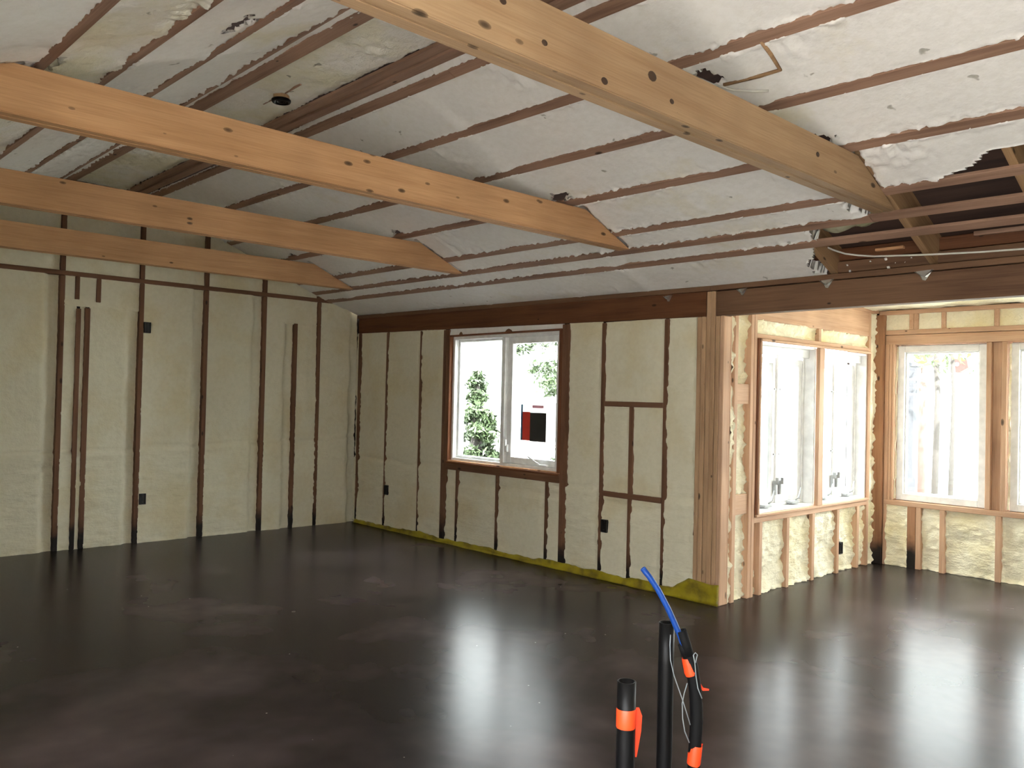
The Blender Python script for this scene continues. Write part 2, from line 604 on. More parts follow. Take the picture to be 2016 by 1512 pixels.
def relief_wall(seed, rec=-0.010, dip=0.03, dipw=0.10, lift=0.93):
    """fairly flush foam, dipping beside one stud, rippled below the seam of the two spray lifts"""
    def f(u, v, a, b, c, d):
        h = rec + 0.007 * fbm(u, v, 2.3, 2, seed) + 0.0025 * fbm(u, v, 11, 2, seed + 5)
        low = sstep(v, lift + 0.03, lift - 0.03)
        h += low * (0.008 + 0.006 * fbm(u * 2.2, v * 8.0, 2.6, 3, seed + 9))
        seam = np.exp(-((v - lift - 0.02 * vn(u * 3, v * 0, seed + 3)) / 0.016) ** 2)
        h -= 0.020 * seam
        h -= dip * sstep(b + 0.012 * vn(u * 3, v * 7, seed + 6), dipw, dipw * 0.62) * (0.8 + 0.2 * vn(u * 2, v * 1.3, seed + 4))
        e = np.minimum(np.minimum(a, b), np.minimum(c, d))
        rag = sstep(e, 0.028, 0.0)
        h += rag * (0.002 + 0.006 * fbm(u, v, 38, 2, seed + 7) + dip * sstep(b, dipw, 0) * 0.12)
        return h
    return f

def relief_alcove(seed, depth=-0.055):
    def f(u, v, a, b, c, d):
        e = np.minimum(np.minimum(a, b), np.minimum(c, d))
        h = depth + 0.016 * fbm(u, v, 7, 3, seed) + 0.009 * fbm(u * 1.4, v * 2.6, 14, 2, seed + 5)
        rim = sstep(e, 0.030 + 0.012 * vn(u * 14, v * 14, seed + 2), 0.0)
        h += rim * (0.014 + 0.016 * fbm(u, v, 34, 2, seed + 7))
        return h
    return f

X1, D = 4.716, 2.536          # alcove side wall plane, alcove back wall plane
ZB = 2.26
XR, YB = 9.6, -5.3            # rest of the room, behind and beside the camera

# ------------------------------------------------------------------ floor and ground
bm = bmesh.new()
bmesh.ops.create_grid(bm, x_segments=40, y_segments=40, size=0.5)
bmesh.ops.scale(bm, vec=(10.4, 9.0, 1), verts=bm.verts)
fl = link('floor', bm_mesh(bm, 'floor'), M_FLOOR, None, Matrix.Translation((4.9, -1.7, 0)))
tag(fl, 'dark stained glossy concrete floor slab', 'floor', kind='structure')

bm = bmesh.new()
bmesh.ops.create_grid(bm, x_segments=60, y_segments=60, size=40)
for v in bm.verts:
    v.co.z = 0.12 * math.sin(v.co.x * 0.31) * math.cos(v.co.y * 0.27)
gr = link('ground', bm_mesh(bm, 'ground', True), M_GROUND, None, Matrix.Translation((5, 5, -0.45)))
tag(gr, 'pale bare ground outside beyond the windows', 'ground', kind='structure')

def slab(boxes, name, label):
    o = multi_box(name, None, boxes, M_DECK, boxes[0][0])
    tag(o, label, 'wall', kind='structure')
    return o

# ------------------------------------------------------------------ left gable wall (plane x = 0)
wl = slab([((-0.16, YB - 0.2, -0.05), (-0.11, 0.16, 3.6))], 'wall_left', 'gable wall of dark studs filled with cream spray foam')
slope = lambda y: 2.25 - 0.4167 * y if y > -2.3 else (3.208 if y > -3.0 else 2.25 + 0.4167 * (y + 5.3))
ys = [-5.08, -4.47, -3.86, -3.60 + 0.01]
LS = [(-4.49, 0.0, None), (-3.88, 0.0, None), (-3.00, 0.0, None), (-2.33, 0, None), (-1.72, 0, None), (-1.11, 0, None), (-0.48, 0, None)]
for (yc, z0, z1) in LS:
    board('stud', wl, (-0.11, yc - 0.021, 0.0), (0.0, yc + 0.021, 2.40), M_STUD_OLD)
    board('stud', wl, (-0.11, yc - 0.021, 2.442), (0.0, yc + 0.021, slope(yc) + 0.05), M_STUD_OLD)
board('stud', wl, (-0.11, -2.885, 0), (0.0, -2.845, 2.12), M_STUD_OLD)
board('stud', wl, (-0.11, -2.815, 0), (0.004, -2.77, 2.13), M_STUD_OLD)
board('blocking', wl, (-0.11, -2.90, 2.20), (0.002, -2.862, 2.402), M_STUD_OLD)
board('blocking', wl, (-0.11, -2.725, 2.19), (0.002, -2.686, 2.402), M_STUD_OLD)
board('stud', wl, (-0.11, -0.775, 0.0), (0.0, -0.735, 2.15), M_STUD_OLD)
board('plate', wl, (-0.11, -5.2, 2.402), (0.003, -0.22, 2.442), M_STUD_OLD)
board('bottom_plate', wl, (-0.11, -5.2, 0.0), (-0.085, -0.0, 0.030), M_STUD_OLD)
edges = [(-5.2, -4.511), (-4.469, -3.901), (-3.859, -3.021), (-2.979, -2.351), (-2.309, -1.741), (-1.699, -1.131), (-1.089, -0.501), (-0.459, 0.02)]
for i, (a, b) in enumerate(edges):
    sub = [(a, b)]
    if i == 3:
        sub = [(a, -2.885), (-2.845, -2.815), (-2.77, b)]
    if i == 6:
        sub = [(a, -0.775), (-0.735, b)]
    for j, (p, q) in enumerate(sub):
        w = q - p
        foam_bay(wl, (0, 0, 0), (0, 1, 0), (0, 0, 1), (1, 0, 0), p, q, 0.004, 2.15 if (i == 3 or i == 6) else 2.402,
                 relief_wall(i * 5 + j, -0.010, 0.058 if w > 0.3 else 0.01, 0.115, 0.80 + 0.02 * i), M_FOAM_WALL, 0.02)
    if i in (3, 6):
        foam_bay(wl, (0, 0, 0), (0, 1, 0), (0, 0, 1), (1, 0, 0), a, b, 2.145, 2.402, relief_wall(i + 60, -0.010, 0.02, 0.1, -1), M_FOAM_WALL, 0.03)
    ta, tb = slope(a), slope(b)
    foam_bay(wl, (0, 0, 0), (0, 1, 0), (0, 0, 1), (1, 0, 0), a, b, 2.442 if i < 7 else 2.40, 3.0, relief_wall(i + 40, -0.012, 0.03, 0.10, -1), M_FOAM_WALL, 0.04,
             vtop=lambda u: np.maximum(2.25 - 0.4167 * np.maximum(u, -2.3) - np.maximum(0, -3.0 - u) * 0.4167, 2.3) + 0.03)

# ------------------------------------------------------------------ window wall (plane y = 0)
wb = slab([((-0.16, 0.11, -0.05), (1.655, 0.16, 2.25)), ((3.14, 0.11, -0.05), (X1 - 0.10, 0.16, 2.25)),
           ((1.655, 0.11, -0.05), (3.14, 0.16, 0.79)), ((1.655, 0.11, 2.005), (3.14, 0.16, 2.25))],
          'wall_back', 'wall of dark studs and cream foam around the twin window')
zh = lambda x: 2.092 - 0.0145 * x if x < 3.9 else 2.036
def hdr(name, x0, x1, z0a, z0b, h, mat_, yf=-0.004):
    bm, loc = prism(name, wb, [(x0, z0a), (x1, z0b), (x1, z0b + h), (x0, z0a + h)], 'y', yf, 0.085, mat_)
    L = x1 - x0
    return link(name, bm_mesh(bm, name), mat_, wb, Matrix.Translation(loc))
hdr('header', 0.03, 4.563, 2.096, 2.036, 0.180, M_HEADER)
hdr('header', 4.643, XR, 2.038, 2.046, 0.172, M_HEADER2, -0.002)
hdr('top_plate', 0.0, 4.6, 2.262, 2.216, 0.036, M_HEADER2, -0.012)
hdr('top_plate', 4.601, XR, 2.216, 2.222, 0.036, M_HEADER2, -0.012)
for x0, x1, zt in ((4.488, 4.526, 2.036), (4.526, 4.564, 2.036), (4.564, 4.603, 2.215), (4.603, 4.642, 2.215), (4.642, 4.679, 2.036), (4.679, 4.716, 2.036)):
    board('stud', wb, (x0 + 0.0016, -0.003 + random.uniform(-0.004, 0.003), 0), (x1 - 0.0016, 0.088, zt), M_POST_NEW if x1 < 4.7 else M_STUD_NEW, 0.005)
board('stud', wb, (0.03, -0.0, 0.0), (0.095, 0.11, 2.095), M_STUD_OLD)
WS = [(0.573, 0.615), (1.169, 1.207)]
for a, b in WS:
    board('stud', wb, (a, 0, 0), (b, 0.11, zh(a)), M_STUD_OLD)
board('stud', wb, (1.555, -0.004, 0.0), (1.598, 0.11, zh(1.58)), M_STUD_OLD)
board('stud', wb, (1.600, -0.004, 0.0), (1.645, 0.11, zh(1.6)), M_STUD_OLD)
board('stud', wb, (3.155, -0.004, 0.0), (3.198, 0.11, 2.046), M_STUD_OLD)
board('stud', wb, (3.200, -0.004, 0.0), (3.240, 0.11, 2.046), M_STUD_OLD)
board('window_sill_plate', wb, (1.645, -0.010, 0.715), (3.155, 0.10, 0.790), M_STUD_OLD)
for a in (1.785, 2.355, 2.985):
    board('cripple_stud', wb, (a, 0, 0), (a + 0.04, 0.11, 0.715), M_STUD_OLD)
board('stud', wb, (3.588, 0, 0), (3.628, 0.11, 2.037), M_STUD_OLD)
board('stud', wb, (4.199, 0, 0), (4.241, 0.11, 2.036), M_STUD_OLD)
board('stud', wb, (3.878, 0.002, 0), (3.922, 0.11, 1.372), M_STUD_OLD)
board('blocking', wb, (3.628, 0.0, 1.372), (4.199, 0.06, 1.412), M_STUD_OLD)
board('blocking', wb, (3.628, -0.003, 0.660), (4.199, 0.06, 0.702), M_STUD_OLD)
board('bottom_plate', wb, (0.0, 0.06, 0.0), (4.488, 0.11, 0.038), M_STUD_OLD)
foams = [(0.095, 0.573, 0, 0), (0.615, 1.169, 0, 0), (1.207, 1.555, 0, 0), (3.240, 3.588, 0, 0), (4.241, 4.488, 0, 0), (-0.01, 0.03, 0, 0)]
for i, (a, b, _, _) in enumerate(foams):
    foam_bay(wb, (0, 0, 0), (1, 0, 0), (0, 0, 1), (0, -1, 0), a, b, 0.02, 2.09, relief_wall(100 + i, -0.006, 0.010, 0.06, 0.72), M_FOAM_WALL, 0.02,
             vtop=lambda u: np.where(u < 3.9, 2.092 - 0.0145 * u, 2.036) + 0.008)
for i, (a, b, c, d) in enumerate([(1.645, 1.785, 0.02, 0.715), (1.825, 2.355, 0.02, 0.715), (2.395, 2.985, 0.02, 0.715), (3.025, 3.155, 0.02, 0.715),
                                  (3.628, 4.199, 1.412, 2.036), (3.628, 3.878, 0.702, 1.372), (3.922, 4.199, 0.702, 1.372),
                                  (3.628, 3.878, 0.02, 0.66), (3.922, 4.199, 0.02, 0.66)]):
    foam_bay(wb, (0, 0, 0), (1, 0, 0), (0, 0, 1), (0, -1, 0), a, b, c, d, relief_wall(120 + i, -0.012, 0.010, 0.06, 0.60 if d < 0.8 else -1), M_FOAM_WALL, 0.03)
foam_bay(wb, (0, 0.012, 0), (1, 0, 0), (0, 0, 1), (0, -1, 0), 1.645, 3.155, 2.012, 2.070, relief_wall(140, 0.0, 0.0, 0.06, -1), M_FOAM_CEIL, 0.03)
for xx, w in ((1.79, 0.05), (2.44, 0.09)):
    prism_bm, loc = prism('shim', wb, [(xx, 2.012), (xx + w, 2.012), (xx + w * 0.8, 2.03), (xx + w * 0.5, 2.042), (xx + w * 0.2, 2.03)], 'y', -0.006, 0.05, M_STUD_OLD)
    link('shim', bm_mesh(prism_bm, 'shim'), M_STUD_OLD, wb, Matrix.Translation(loc))

# ------------------------------------------------------------------ alcove side wall (plane x = X1, faces +x)
wsd = slab([((X1 - 0.20, 0.165, -0.05), (X1 - 0.15, 0.46, 2.40)), ((X1 - 0.20, 2.335, -0.05), (X1 - 0.15, D + 0.2, 2.40)),
            ((X1 - 0.20, 0.46, -0.05), (X1 - 0.15, 2.335, 0.585)), ((X1 - 0.20, 0.46, 1.915), (X1 - 0.15, 2.335, 2.40))],
           'wall_alcove_side', 'bright alcove wall of pale studs and foam around two casement windows')
def sb(name, y0, y1, z0, z1, m=M_STUD_NEW, xf=0.0, dep=0.14):
    return board(name, wsd, (X1 - dep, y0, z0), (X1 + xf, y1, z1), m)
sb('stud', 0.090, 0.104, 0, 2.26, M_STUD_NEW, -0.004, 0.03)
sb('stud', 0.142, 0.186, 0, 2.26)
sb('stud', 0.358, 0.398, 0, 2.26)
sb('stud', 0.400, 0.438, 0, 2.26, M_STUD_NEW, 0.002)
sb('blocking', 0.186, 0.358, 1.417, 1.562, M_STUD_NEW, -0.012, 0.05)
sb('blocking', 0.186, 0.358, 0.617, 0.763, M_STUD_NEW, -0.012, 0.05)
sb('window_sill_plate', 0.438, 2.335, 0.540, 0.582)
sb('head_plate', 0.438, 2.335, 1.905, 1.940)
sb('header', 0.438, 2.36, 2.045, 2.262, M_STUD_NEW, -0.004, 0.05)
sb('stud', 2.335, 2.375, 0, 2.26)
sb('cripple_stud', 1.392, 1.432, 1.940, 2.045)
for a in (0.520, 0.924, 1.335, 1.771, 2.150):
    sb('cripple_stud', a, a + 0.040, 0, 0.540)
sb('top_plate', 0.09, D, 2.262, 2.300)
sb('bottom_plate', 0.09, D, 0, 0.030, M_STUD_OLD, -0.09)
fl_ = [(0.104, 0.142, 0.006, 2.26, -0.03), (0.186, 0.358, 0.006, 0.617, -0.055), (0.186, 0.358, 0.763, 1.417, -0.055), (0.186, 0.358, 1.562, 2.26, -0.055),
       (0.438, 0.520, 0.006, 0.54, -0.06), (0.560, 0.924, 0.006, 0.54, -0.05), (0.964, 1.335, 0.006, 0.54, -0.05), (1.375, 1.771, 0.006, 0.54, -0.05),
       (1.811, 2.150, 0.006, 0.54, -0.05), (2.19, 2.335, 0.006, 0.54, -0.05), (0.438, 1.392, 1.94, 2.045, -0.035), (1.432, 2.335, 1.94, 2.045, -0.035),
       (2.375, 2.508, 0.006, 2.26, -0.028)]
for i, (a, b, c, d, dp) in enumerate(fl_):
    foam_bay(wsd, (X1, 0, 0), (0, 1, 0), (0, 0, 1), (1, 0, 0), a, b, c, d, relief_alcove(200 + i, dp), M_FOAM_ALCOVE, 0.016, over=0.004)

# ------------------------------------------------------------------ alcove back wall (plane y = D, faces -y)
WB = [(4.862, 5.602), (5.772, 6.512), (6.69, 7.43), (7.60, 8.34)]
bx = [((X1 - 0.15, D + 0.15, -0.05), (XR + 0.2, D + 0.2, 0.59)), ((X1 - 0.15, D + 0.15, 1.955), (XR + 0.2, D + 0.2, 2.40))]
xs = [X1 - 0.15] + [v for w in WB for v in w] + [XR + 0.2]
for k in range(0, len(xs), 2):
    bx.append(((xs[k], D + 0.15, 0.59), (xs[k + 1], D + 0.2, 1.955)))
wab = slab(bx, 'wall_alcove_back', 'alcove far wall of pale lumber and foam with wide single windows')
def ab(name, x0, x1, z0, z1, m=M_STUD_NEW, yf=0.0, dep=0.14):
    return board(name, wab, (x0, D + yf, z0), (x1, D + dep, z1), m)
ab('stud', X1 - 0.055, X1 + 0.058, 0, 2.248, M_STUD_STAIN, -0.03)
ab('stud', 4.776, 4.812, 0.584, 1.98)
ab('stud', 4.814, 4.838, 0.584, 1.98)
ab('stud', 4.840, 4.860, 0.584, 1.98)
ab('stud', 4.776, 4.806, 0, 0.54)
ab('top_plate', X1, XR, 2.248, 2.286)
ab('head_plate', 4.776, XR, 2.066, 2.108)
ab('header', 4.776, XR, 1.978, 2.062, M_STUD_NEW, 0.002)
ab('window_sill_plate', 4.776, XR, 0.540, 0.584)
ab('bottom_plate', X1, XR, 0, 0.030, M_STUD_OLD, 0.09)
low = [(4.988, 5.060), (5.062, 5.104), (5.258, 5.300), (5.690, 5.732), (6.12, 6.16), (6.53, 6.57)]
for a, b in low:
    ab('cripple_stud', a, b, 0, 0.540, M_STUD_STAIN if a < 5.05 else M_STUD_NEW)
hi = [(4.981, 5.020), (5.021, 5.059), (5.249, 5.285), (5.661, 5.697), (6.10, 6.14), (6.55, 6.59)]
for a, b in hi:
    ab('cripple_stud', a, b, 2.108, 2.248)
for a, b in zip(WB[:-1], WB[1:]):
    x0, x1 = a[1], b[0]
    ab('stud', x0 + 0.006, x0 + 0.044, 0.584, 1.978)
    ab('stud', x1 - 0.050, x1 - 0.010, 0.584, 1.978)
    ab('stud', x0 + 0.044, x1 - 0.050, 0.584, 1.978, M_STUD_NEW, 0.045)
zz = [(4.806, 4.988)] + [(low[k][1], low[k + 1][0]) for k in range(1, len(low) - 1)] + [(6.57, 7.2), (7.2, 8.4), (8.4, XR)]
for i, (a, b) in enumerate(zz):
    foam_bay(wab, (0, D, 0), (1, 0, 0), (0, 0, 1), (0, -1, 0), a, b, 0.006, 0.54, relief_alcove(300 + i, -0.02 if i == 0 else -0.055), M_FOAM_ALCOVE, 0.018, over=0.004)
zz = [(4.776, 4.981)] + [(hi[k][1], hi[k + 1][0]) for k in range(1, len(hi) - 1)] + [(6.59, XR)]
for i, (a, b) in enumerate(zz):
    foam_bay(wab, (0, D, 0), (1, 0, 0), (0, 0, 1), (0, -1, 0), a, b, 2.108, 2.248, relief_wall(320 + i, -0.02, 0.01, 0.05, -1), M_FOAM_ALCOVE, 0.02, over=0.004)

# alcove ceiling
ac = multi_box('ceiling_alcove', None, [((X1 - 0.2, 0.30, 2.36), (XR + 0.2, D + 0.2, 2.40)), ((X1 - 0.2, 0.087, 2.225), (XR + 0.2, 0.10, 2.60)), ((X1 - 0.2, 0.10, 2.36), (XR + 0.2, 0.30, 2.40))], M_DECK, (X1, 0, 2.36))
tag(ac, 'low flat alcove ceiling filled with pale spray foam', 'ceiling', kind='structure')
foam_bay(ac, (0, 0, 2.290), (1, 0, 0), (0, 1, 0), (0, 0, -1), X1, XR, 0.10, D + 0.1, lambda u, v, a, b, c, d: 0.012 * fbm(u, v, 6, 3, 77) + 0.01 * fbm(u, v, 20, 2, 78), M_FOAM_ALCOVE, 0.05)

# ------------------------------------------------------------------ the rest of the room: right wall and wall behind the camera
wr = slab([((XR + 0.10, YB - 0.2, -0.05), (XR + 0.15, D + 0.2, 0.08)), ((XR + 0.10, YB - 0.2, 2.05), (XR + 0.15, D + 0.2, 3.6)),
           ((XR + 0.10, YB - 0.2, 0.08), (XR + 0.15, 2.0, 2.05)), ((XR + 0.10, 2.45, 0.08), (XR + 0.15, D + 0.2, 2.05))],
          'wall_right', 'wall with one window opening beyond the picture edge')
wf = slab([((-0.2, YB - 0.15, -0.05), (6.6, YB - 0.1, 2.3)), ((6.6, YB - 0.15, 2.0), (XR + 0.2, YB - 0.1, 2.3)), ((9.4, YB - 0.15, -0.05), (XR + 0.2, YB - 0.1, 2.3))],
          'wall_front', 'wall with a wide opening behind the viewer')
foam_bay(wf, (0, YB, 0), (1, 0, 0), (0, 0, 1), (0, 1, 0), 0, 6.6, 0.0, 2.25, relief_wall(400), M_FOAM_WALL, 0.12)
for i, (a, b, c, d) in enumerate([(YB, D, 2.05, 3.4), (YB, 2.0, 0.08, 2.05)]):
    foam_bay(wr, (XR, 0, 0), (0, 1, 0), (0, 0, 1), (-1, 0, 0), a, b, c, d, relief_wall(410 + i), M_FOAM_WALL, 0.12)

fe = multi_box('bounce_screen', None, [((-4 + 0.3 * k, -10.85, -0.5), (-4 + 0.3 * k + 0.285, -10.82, 2.7 + 0.02 * (k % 3))) for k in range(58)] + [((13.2, -10.8 + 0.3 * k, -0.5), (13.23, -10.515 + 0.3 * k, 2.7)) for k in range(18)], M_WHITE, (6, -10.85, -0.5))  # unseen white boards, added to hide the low sky and bounce daylight indoors
tag(fe, 'unseen white board screen added to hide low sky and bounce daylight', 'bounce_screen', kind='structure')
pa = multi_box('bounce_slab', None, [((3.0, YB - 5.2, -0.20), (13.0, YB - 0.16, -0.06))], M_BOUNCE_SLAB, (8, YB - 2.5, -0.2))  # unseen pale slab, added to throw sunlight up onto the ceiling
tag(pa, 'unseen pale slab added behind the viewer to bounce sunlight onto the ceiling', 'bounce_slab', kind='structure')

# ------------------------------------------------------------------ ceiling
SL = 0.4167
CN = 1 / math.sqrt(1 + SL * SL)
zA = lambda y: 2.25 - SL * y
zBf = lambda y: 2.25 + SL * (y + 5.3)
# roof deck: two slopes and the flat of the ridge
t = 0.215
bm = bmesh.new()
prof = [(0.42, zA(0.42) + t), (-2.65, 3.354 + t), (-5.75, zBf(-5.75) + t)]
for x in (-0.3, XR + 0.3):
    for (y, z) in prof:
        bm.verts.new((x, y, z))
bm.verts.ensure_lookup_table()
v = bm.verts
bm.faces.new((v[0], v[1], v[4], v[3]))
bm.faces.new((v[1], v[2], v[5], v[4]))
g = bmesh.ops.solidify(bm, geom=bm.faces[:], thickness=-0.04)
ce = link('ceiling', bm_mesh(bm, 'ceiling'), M_DECK)
tag(ce, 'sloped ceiling of foam between brown wooden furring strips', 'ceiling', kind='structure')

# furring strips: lower edge y at x=0 and its drift per metre
SA = [(-0.365, 0.0115), (-0.530, 0.0110), (-0.735, 0.0105), (-1.115, 0.0125), (-1.490, 0.0125), (-1.880, 0.0125), (-2.255, 0.0095)]
WY = 0.059
def strip(p0, p1, n, w, name='furring_strip', m=M_STRAP, th=0.019, off=0.0):
    """strip with face on the ceiling plane; n is the plane normal into the room"""
    n = Vector(n).normalized()
    p0, p1 = Vector(p0) - n * (th / 2 - off), Vector(p1) - n * (th / 2 - off)
    d = (p1 - p0).normalized()
    return beam_between(name, ce, p0, p1, n.cross(d), w, th, m)
nA = (0, -SL, -1)
nB = (0, SL, -1)
joints = [3.05, 5.95, 2.2, 4.05, 5.1, 3.6, 4.4]
for k, (y0, s) in enumerate(SA):
    def P(x, yo=0):
        y = y0 + s * x - WY / 2
        return (x, y, zA(y))
    xj = joints[k]
    strip(P(0.0), P(xj - 0.001), nA, 0.064, off=random.uniform(-0.001, 0.001))
    strip(P(xj + 0.001), P(XR), nA, 0.064, off=random.uniform(-0.001, 0.001))
SBl = [(-3.41 - 3.6 * 0.040, 0.040), (-3.80 - 3.65 * 0.045, 0.045), (-4.157 - 4.2 * 0.03, 0.03), (-4.66, 0.01)]
for k, (y0, s) in enumerate(SBl):
    def P(x):
        y = y0 + s * x - WY / 2
        return (x, y, zBf(y))
    strip(P(0.0), P(XR), nB, 0.064)
# strips on the flat at the ridge
ZF = 3.208
nF = (0, 0, -1)
def PF(y, x, z=ZF):
    return (x, y, z)
strip(PF(-2.395, 0), PF(-2.33, XR), nF, 0.072, m=M_STRAP)
strip(PF(-2.465, 0, ZF + 0.012), PF(-2.415, XR, ZF + 0.012), nF, 0.075, 'ridge_nailer', M_STRAP)
strip(PF(-3.005, 0), PF(-2.86, XR), nF, 0.092, m=M_STRAP)
def PB(x, y):
    return (x, y, zBf(y))
strip(PB(0, -3.125), PB(XR, -2.965), nB, 0.050, m=M_STRAP, off=-0.004)

BX = [(0.665, 0.765), (2.385, 2.475), (4.185, 4.290), (5.985, 6.100)]
def ceil_relief(seed, amp=1.0):
    def f(x, y):
        h = -0.008 + 0.005 * fbm(x, y, 1.3, 2, seed % 3) + amp * 0.0022 * fbm(x, y, 9, 3, seed)
        # the foam sags between rafters and creases over the rafter that carries each beam
        for (a, b) in BX:
            c = (a + b) / 2 - 0.10
            dx = x - c
            h += 0.020 * np.exp(-(dx / 0.16) ** 2) * sstep(dx, 0.10, -0.16) * sstep(np.abs(y + 2.65), 0.3, 0.7)
            h -= 0.006 * np.exp(-((dx - 0.0) / 0.06) ** 2)
        blobs = sstep(fbm(x, y, 2.1, 2, seed + 31), 0.35, 0.9)
        h += amp * blobs * 0.008 * (0.4 + fbm(x, y, 24, 3, seed + 3))
        return h
    return f

def beam_gap(x, y):
    """the foam stays a finger clear of the beam ends, with a torn gap where each beam meets the slope"""
    k = np.ones(x.shape, bool)
    for n_, (a, b) in enumerate(BX):
        g = 0.012 + 0.010 * vn(x * 3, y * 26, 60 + n_)
        yy = np.abs(y + 2.65)
        k &= ~((x > b - 0.03) & (x < b + g) & (yy > 1.60) & (yy < 2.10))
        r = np.sqrt(((x - (a - 0.01)) / 0.085) ** 2 + ((yy - 1.495) / 0.040) ** 2)
        k &= r > 1 + 0.5 * fbm(x, y, 24, 2, 70 + n_)
    return k

def foam_strip(x0, x1, lo, hi, zf, n, seed, keepf=None, step=0.013, amp=1.0, name='foam_panel', material=None):
    """foam between two furring strips; lo(x), hi(x) give the y of its two edges"""
    xs_ = np.linspace(x0, x1, int((x1 - x0) / step) + 1)
    w0 = abs(float(lo(np.array([3.0]))[0] - hi(np.array([3.0]))[0]))
    e = [0, .006, .012, .018, .026, .036, .05]
    e = [q for q in e if q < 0.4 * w0]
    ov = 0.014
    m = max(2, int((w0 - 2 * e[-1]) / 0.015))
    ts = np.array([(-ov + q) for q in e] + list(np.linspace(e[-1] - ov, w0 - e[-1] + ov, m + 1)[1:-1]) + [w0 + ov - q for q in reversed(e)]) / w0
    X, T = np.meshgrid(xs_, ts)
    Y = lo(X) + (hi(X) - lo(X)) * T
    d = np.minimum(T * w0, (1 - T) * w0)
    h = ceil_relief(seed, amp)(X, Y)
    rag = sstep(d, 0.04, -0.002)
    ragg = 0.35 + 0.65 * sstep(vn(X * 1.1, T.round() * 3.0, seed + 21), -0.1, 0.5)
    h += rag * (0.002 + 0.011 * ragg * fbm(X, Y, 42, 3, seed + 11))
    h -= sstep(d, -0.004, -0.013) * 0.02
    n = Vector(n).normalized()
    Z = zf(Y)
    if seed == 501:      # the foam climbs a little towards the gable corner
        Z = Z + 0.042 * np.clip(1 - X / 4.2, 0, 1) * (1 - np.clip(-Y / 0.36, 0, 1))
    P = np.stack([X + 0 * h, Y + n.y * h, Z + n.z * h], -1)
    c = P.reshape(-1, 3).mean(0)
    keep = None
    xc = (X[:-1, :-1] + X[1:, 1:]) / 2
    yc = (Y[:-1, :-1] + Y[1:, 1:]) / 2
    if keepf is not None:
        keep = keepf(xc, yc)
    else:
        keep = np.ones(xc.shape, bool)
    keep &= beam_gap(xc, yc)
    rng = np.random.default_rng(seed)
    P[1:-1, 1:-1, 0] += rng.uniform(-0.0045, 0.0045, P[1:-1, 1:-1, 0].shape)
    P[1:-1, 1:-1, 1] += rng.uniform(-0.0035, 0.0035, P[1:-1, 1:-1, 1].shape)
    nv_, nu_ = X.shape
    F = grid_faces(nu_, nv_, keep)
    # torn edges show the thickness of the foam: a skirt of faces going up from every open edge
    idx = np.arange(nu_ * nv_).reshape(nv_, nu_)
    ed = []
    hz = keep[:, :-1] != keep[:, 1:]
    r_, q_ = np.nonzero(hz)
    ed.append(np.stack([idx[r_, q_ + 1], idx[r_ + 1, q_ + 1]], -1))
    vt = keep[:-1, :] != keep[1:, :]
    r_, q_ = np.nonzero(vt)
    ed.append(np.stack([idx[r_ + 1, q_], idx[r_ + 1, q_ + 1]], -1))
    ed = np.concatenate(ed)
    V = P.reshape(-1, 3) - c
    if len(ed):
        up_ = V - (0.070 if seed in (501, 502, 503, 504) else 0.012 if seed == 512 else 0.022) * np.array(n) + rng.uniform(-0.008, 0.008, V.shape)
        used, inv = np.unique(ed, return_inverse=True)
        inv = inv.reshape(ed.shape) + len(V)
        V = np.concatenate([V, up_[used]])
        F = np.concatenate([F, np.stack([ed[:, 0], ed[:, 1], inv[:, 1], inv[:, 0]], -1)])
    me = mesh_np(name, V, F, True)
    return link(name, me, material or M_FOAM_CEIL, ce, Matrix.Translation(Vector(c)))

def hole(cx, cy, rx, ry, seed):
    def k(x, y):
        r = np.sqrt(((x - cx) / rx) ** 2 + ((y - cy) / ry) ** 2)
        return r > 1 + 0.55 * fbm(x, y, 22, 2, seed)
    return k
lowA = lambda k: (lambda x: SA[k][0] + SA[k][1] * x)
upA = lambda k: (lambda x: SA[k][0] + SA[k][1] * x - WY)
zAn = lambda y: 2.25 - SL * y
n1d = lambda x, s: 0.05 * vn(x * 9, x * 0, s) + 0.025 * vn(x * 31, x * 0, s + 1)
cut0 = lambda x, y: x < 5.36 + 0.55 * (-y) + 0.07 * fbm(x, y, 9, 3, 3)
cut1 = lambda x, y: x < 5.56 + 0.05 * fbm(x, y, 12, 3, 4)
cut2 = lambda x, y: x < 5.90 + 0.04 * fbm(x, y, 14, 3, 5) + 0.3 * (y + 0.6)
cut3 = lambda x, y: (y < -0.735 - 0.13 * sstep(x, 6.35, 6.75) + 0.35 * n1d(x, 6)) | (x < 6.16)
foam_strip(-0.02, 6.2, lambda x: 0.02 + 0 * x, lowA(0), zAn, nA, 501, cut0)
foam_strip(-0.02, 6.2, upA(0), lowA(1), zAn, nA, 502, cut1)
foam_strip(-0.02, 6.4, upA(1), lowA(2), zAn, nA, 503, cut2)
foam_strip(-0.02, XR, upA(2), lowA(3), zAn, nA, 504, cut3, amp=1.5)
foam_strip(-0.02, XR, upA(3), lowA(4), zAn, nA, 505)
foam_strip(-0.02, XR, upA(4), lowA(5), zAn, nA, 506, hole(5.69, -1.705, 0.060, 0.045, 8))
foam_strip(-0.02, XR, upA(5), lowA(6), zAn, nA, 507, amp=1.3)
foam_strip(-0.02, XR, upA(6), lambda x: -2.306 + 0.004 * x, lambda y: np.minimum(zAn(y), ZF), nA, 508, amp=1.6)
foam_strip(-0.02, XR, lambda x: -2.50 + 0.005 * x, lambda x: -2.955 + 0.0155 * x, lambda y: ZF + 0.03 + 0 * y, nF, 509, amp=3.4, material=M_FOAM_ROUGH)
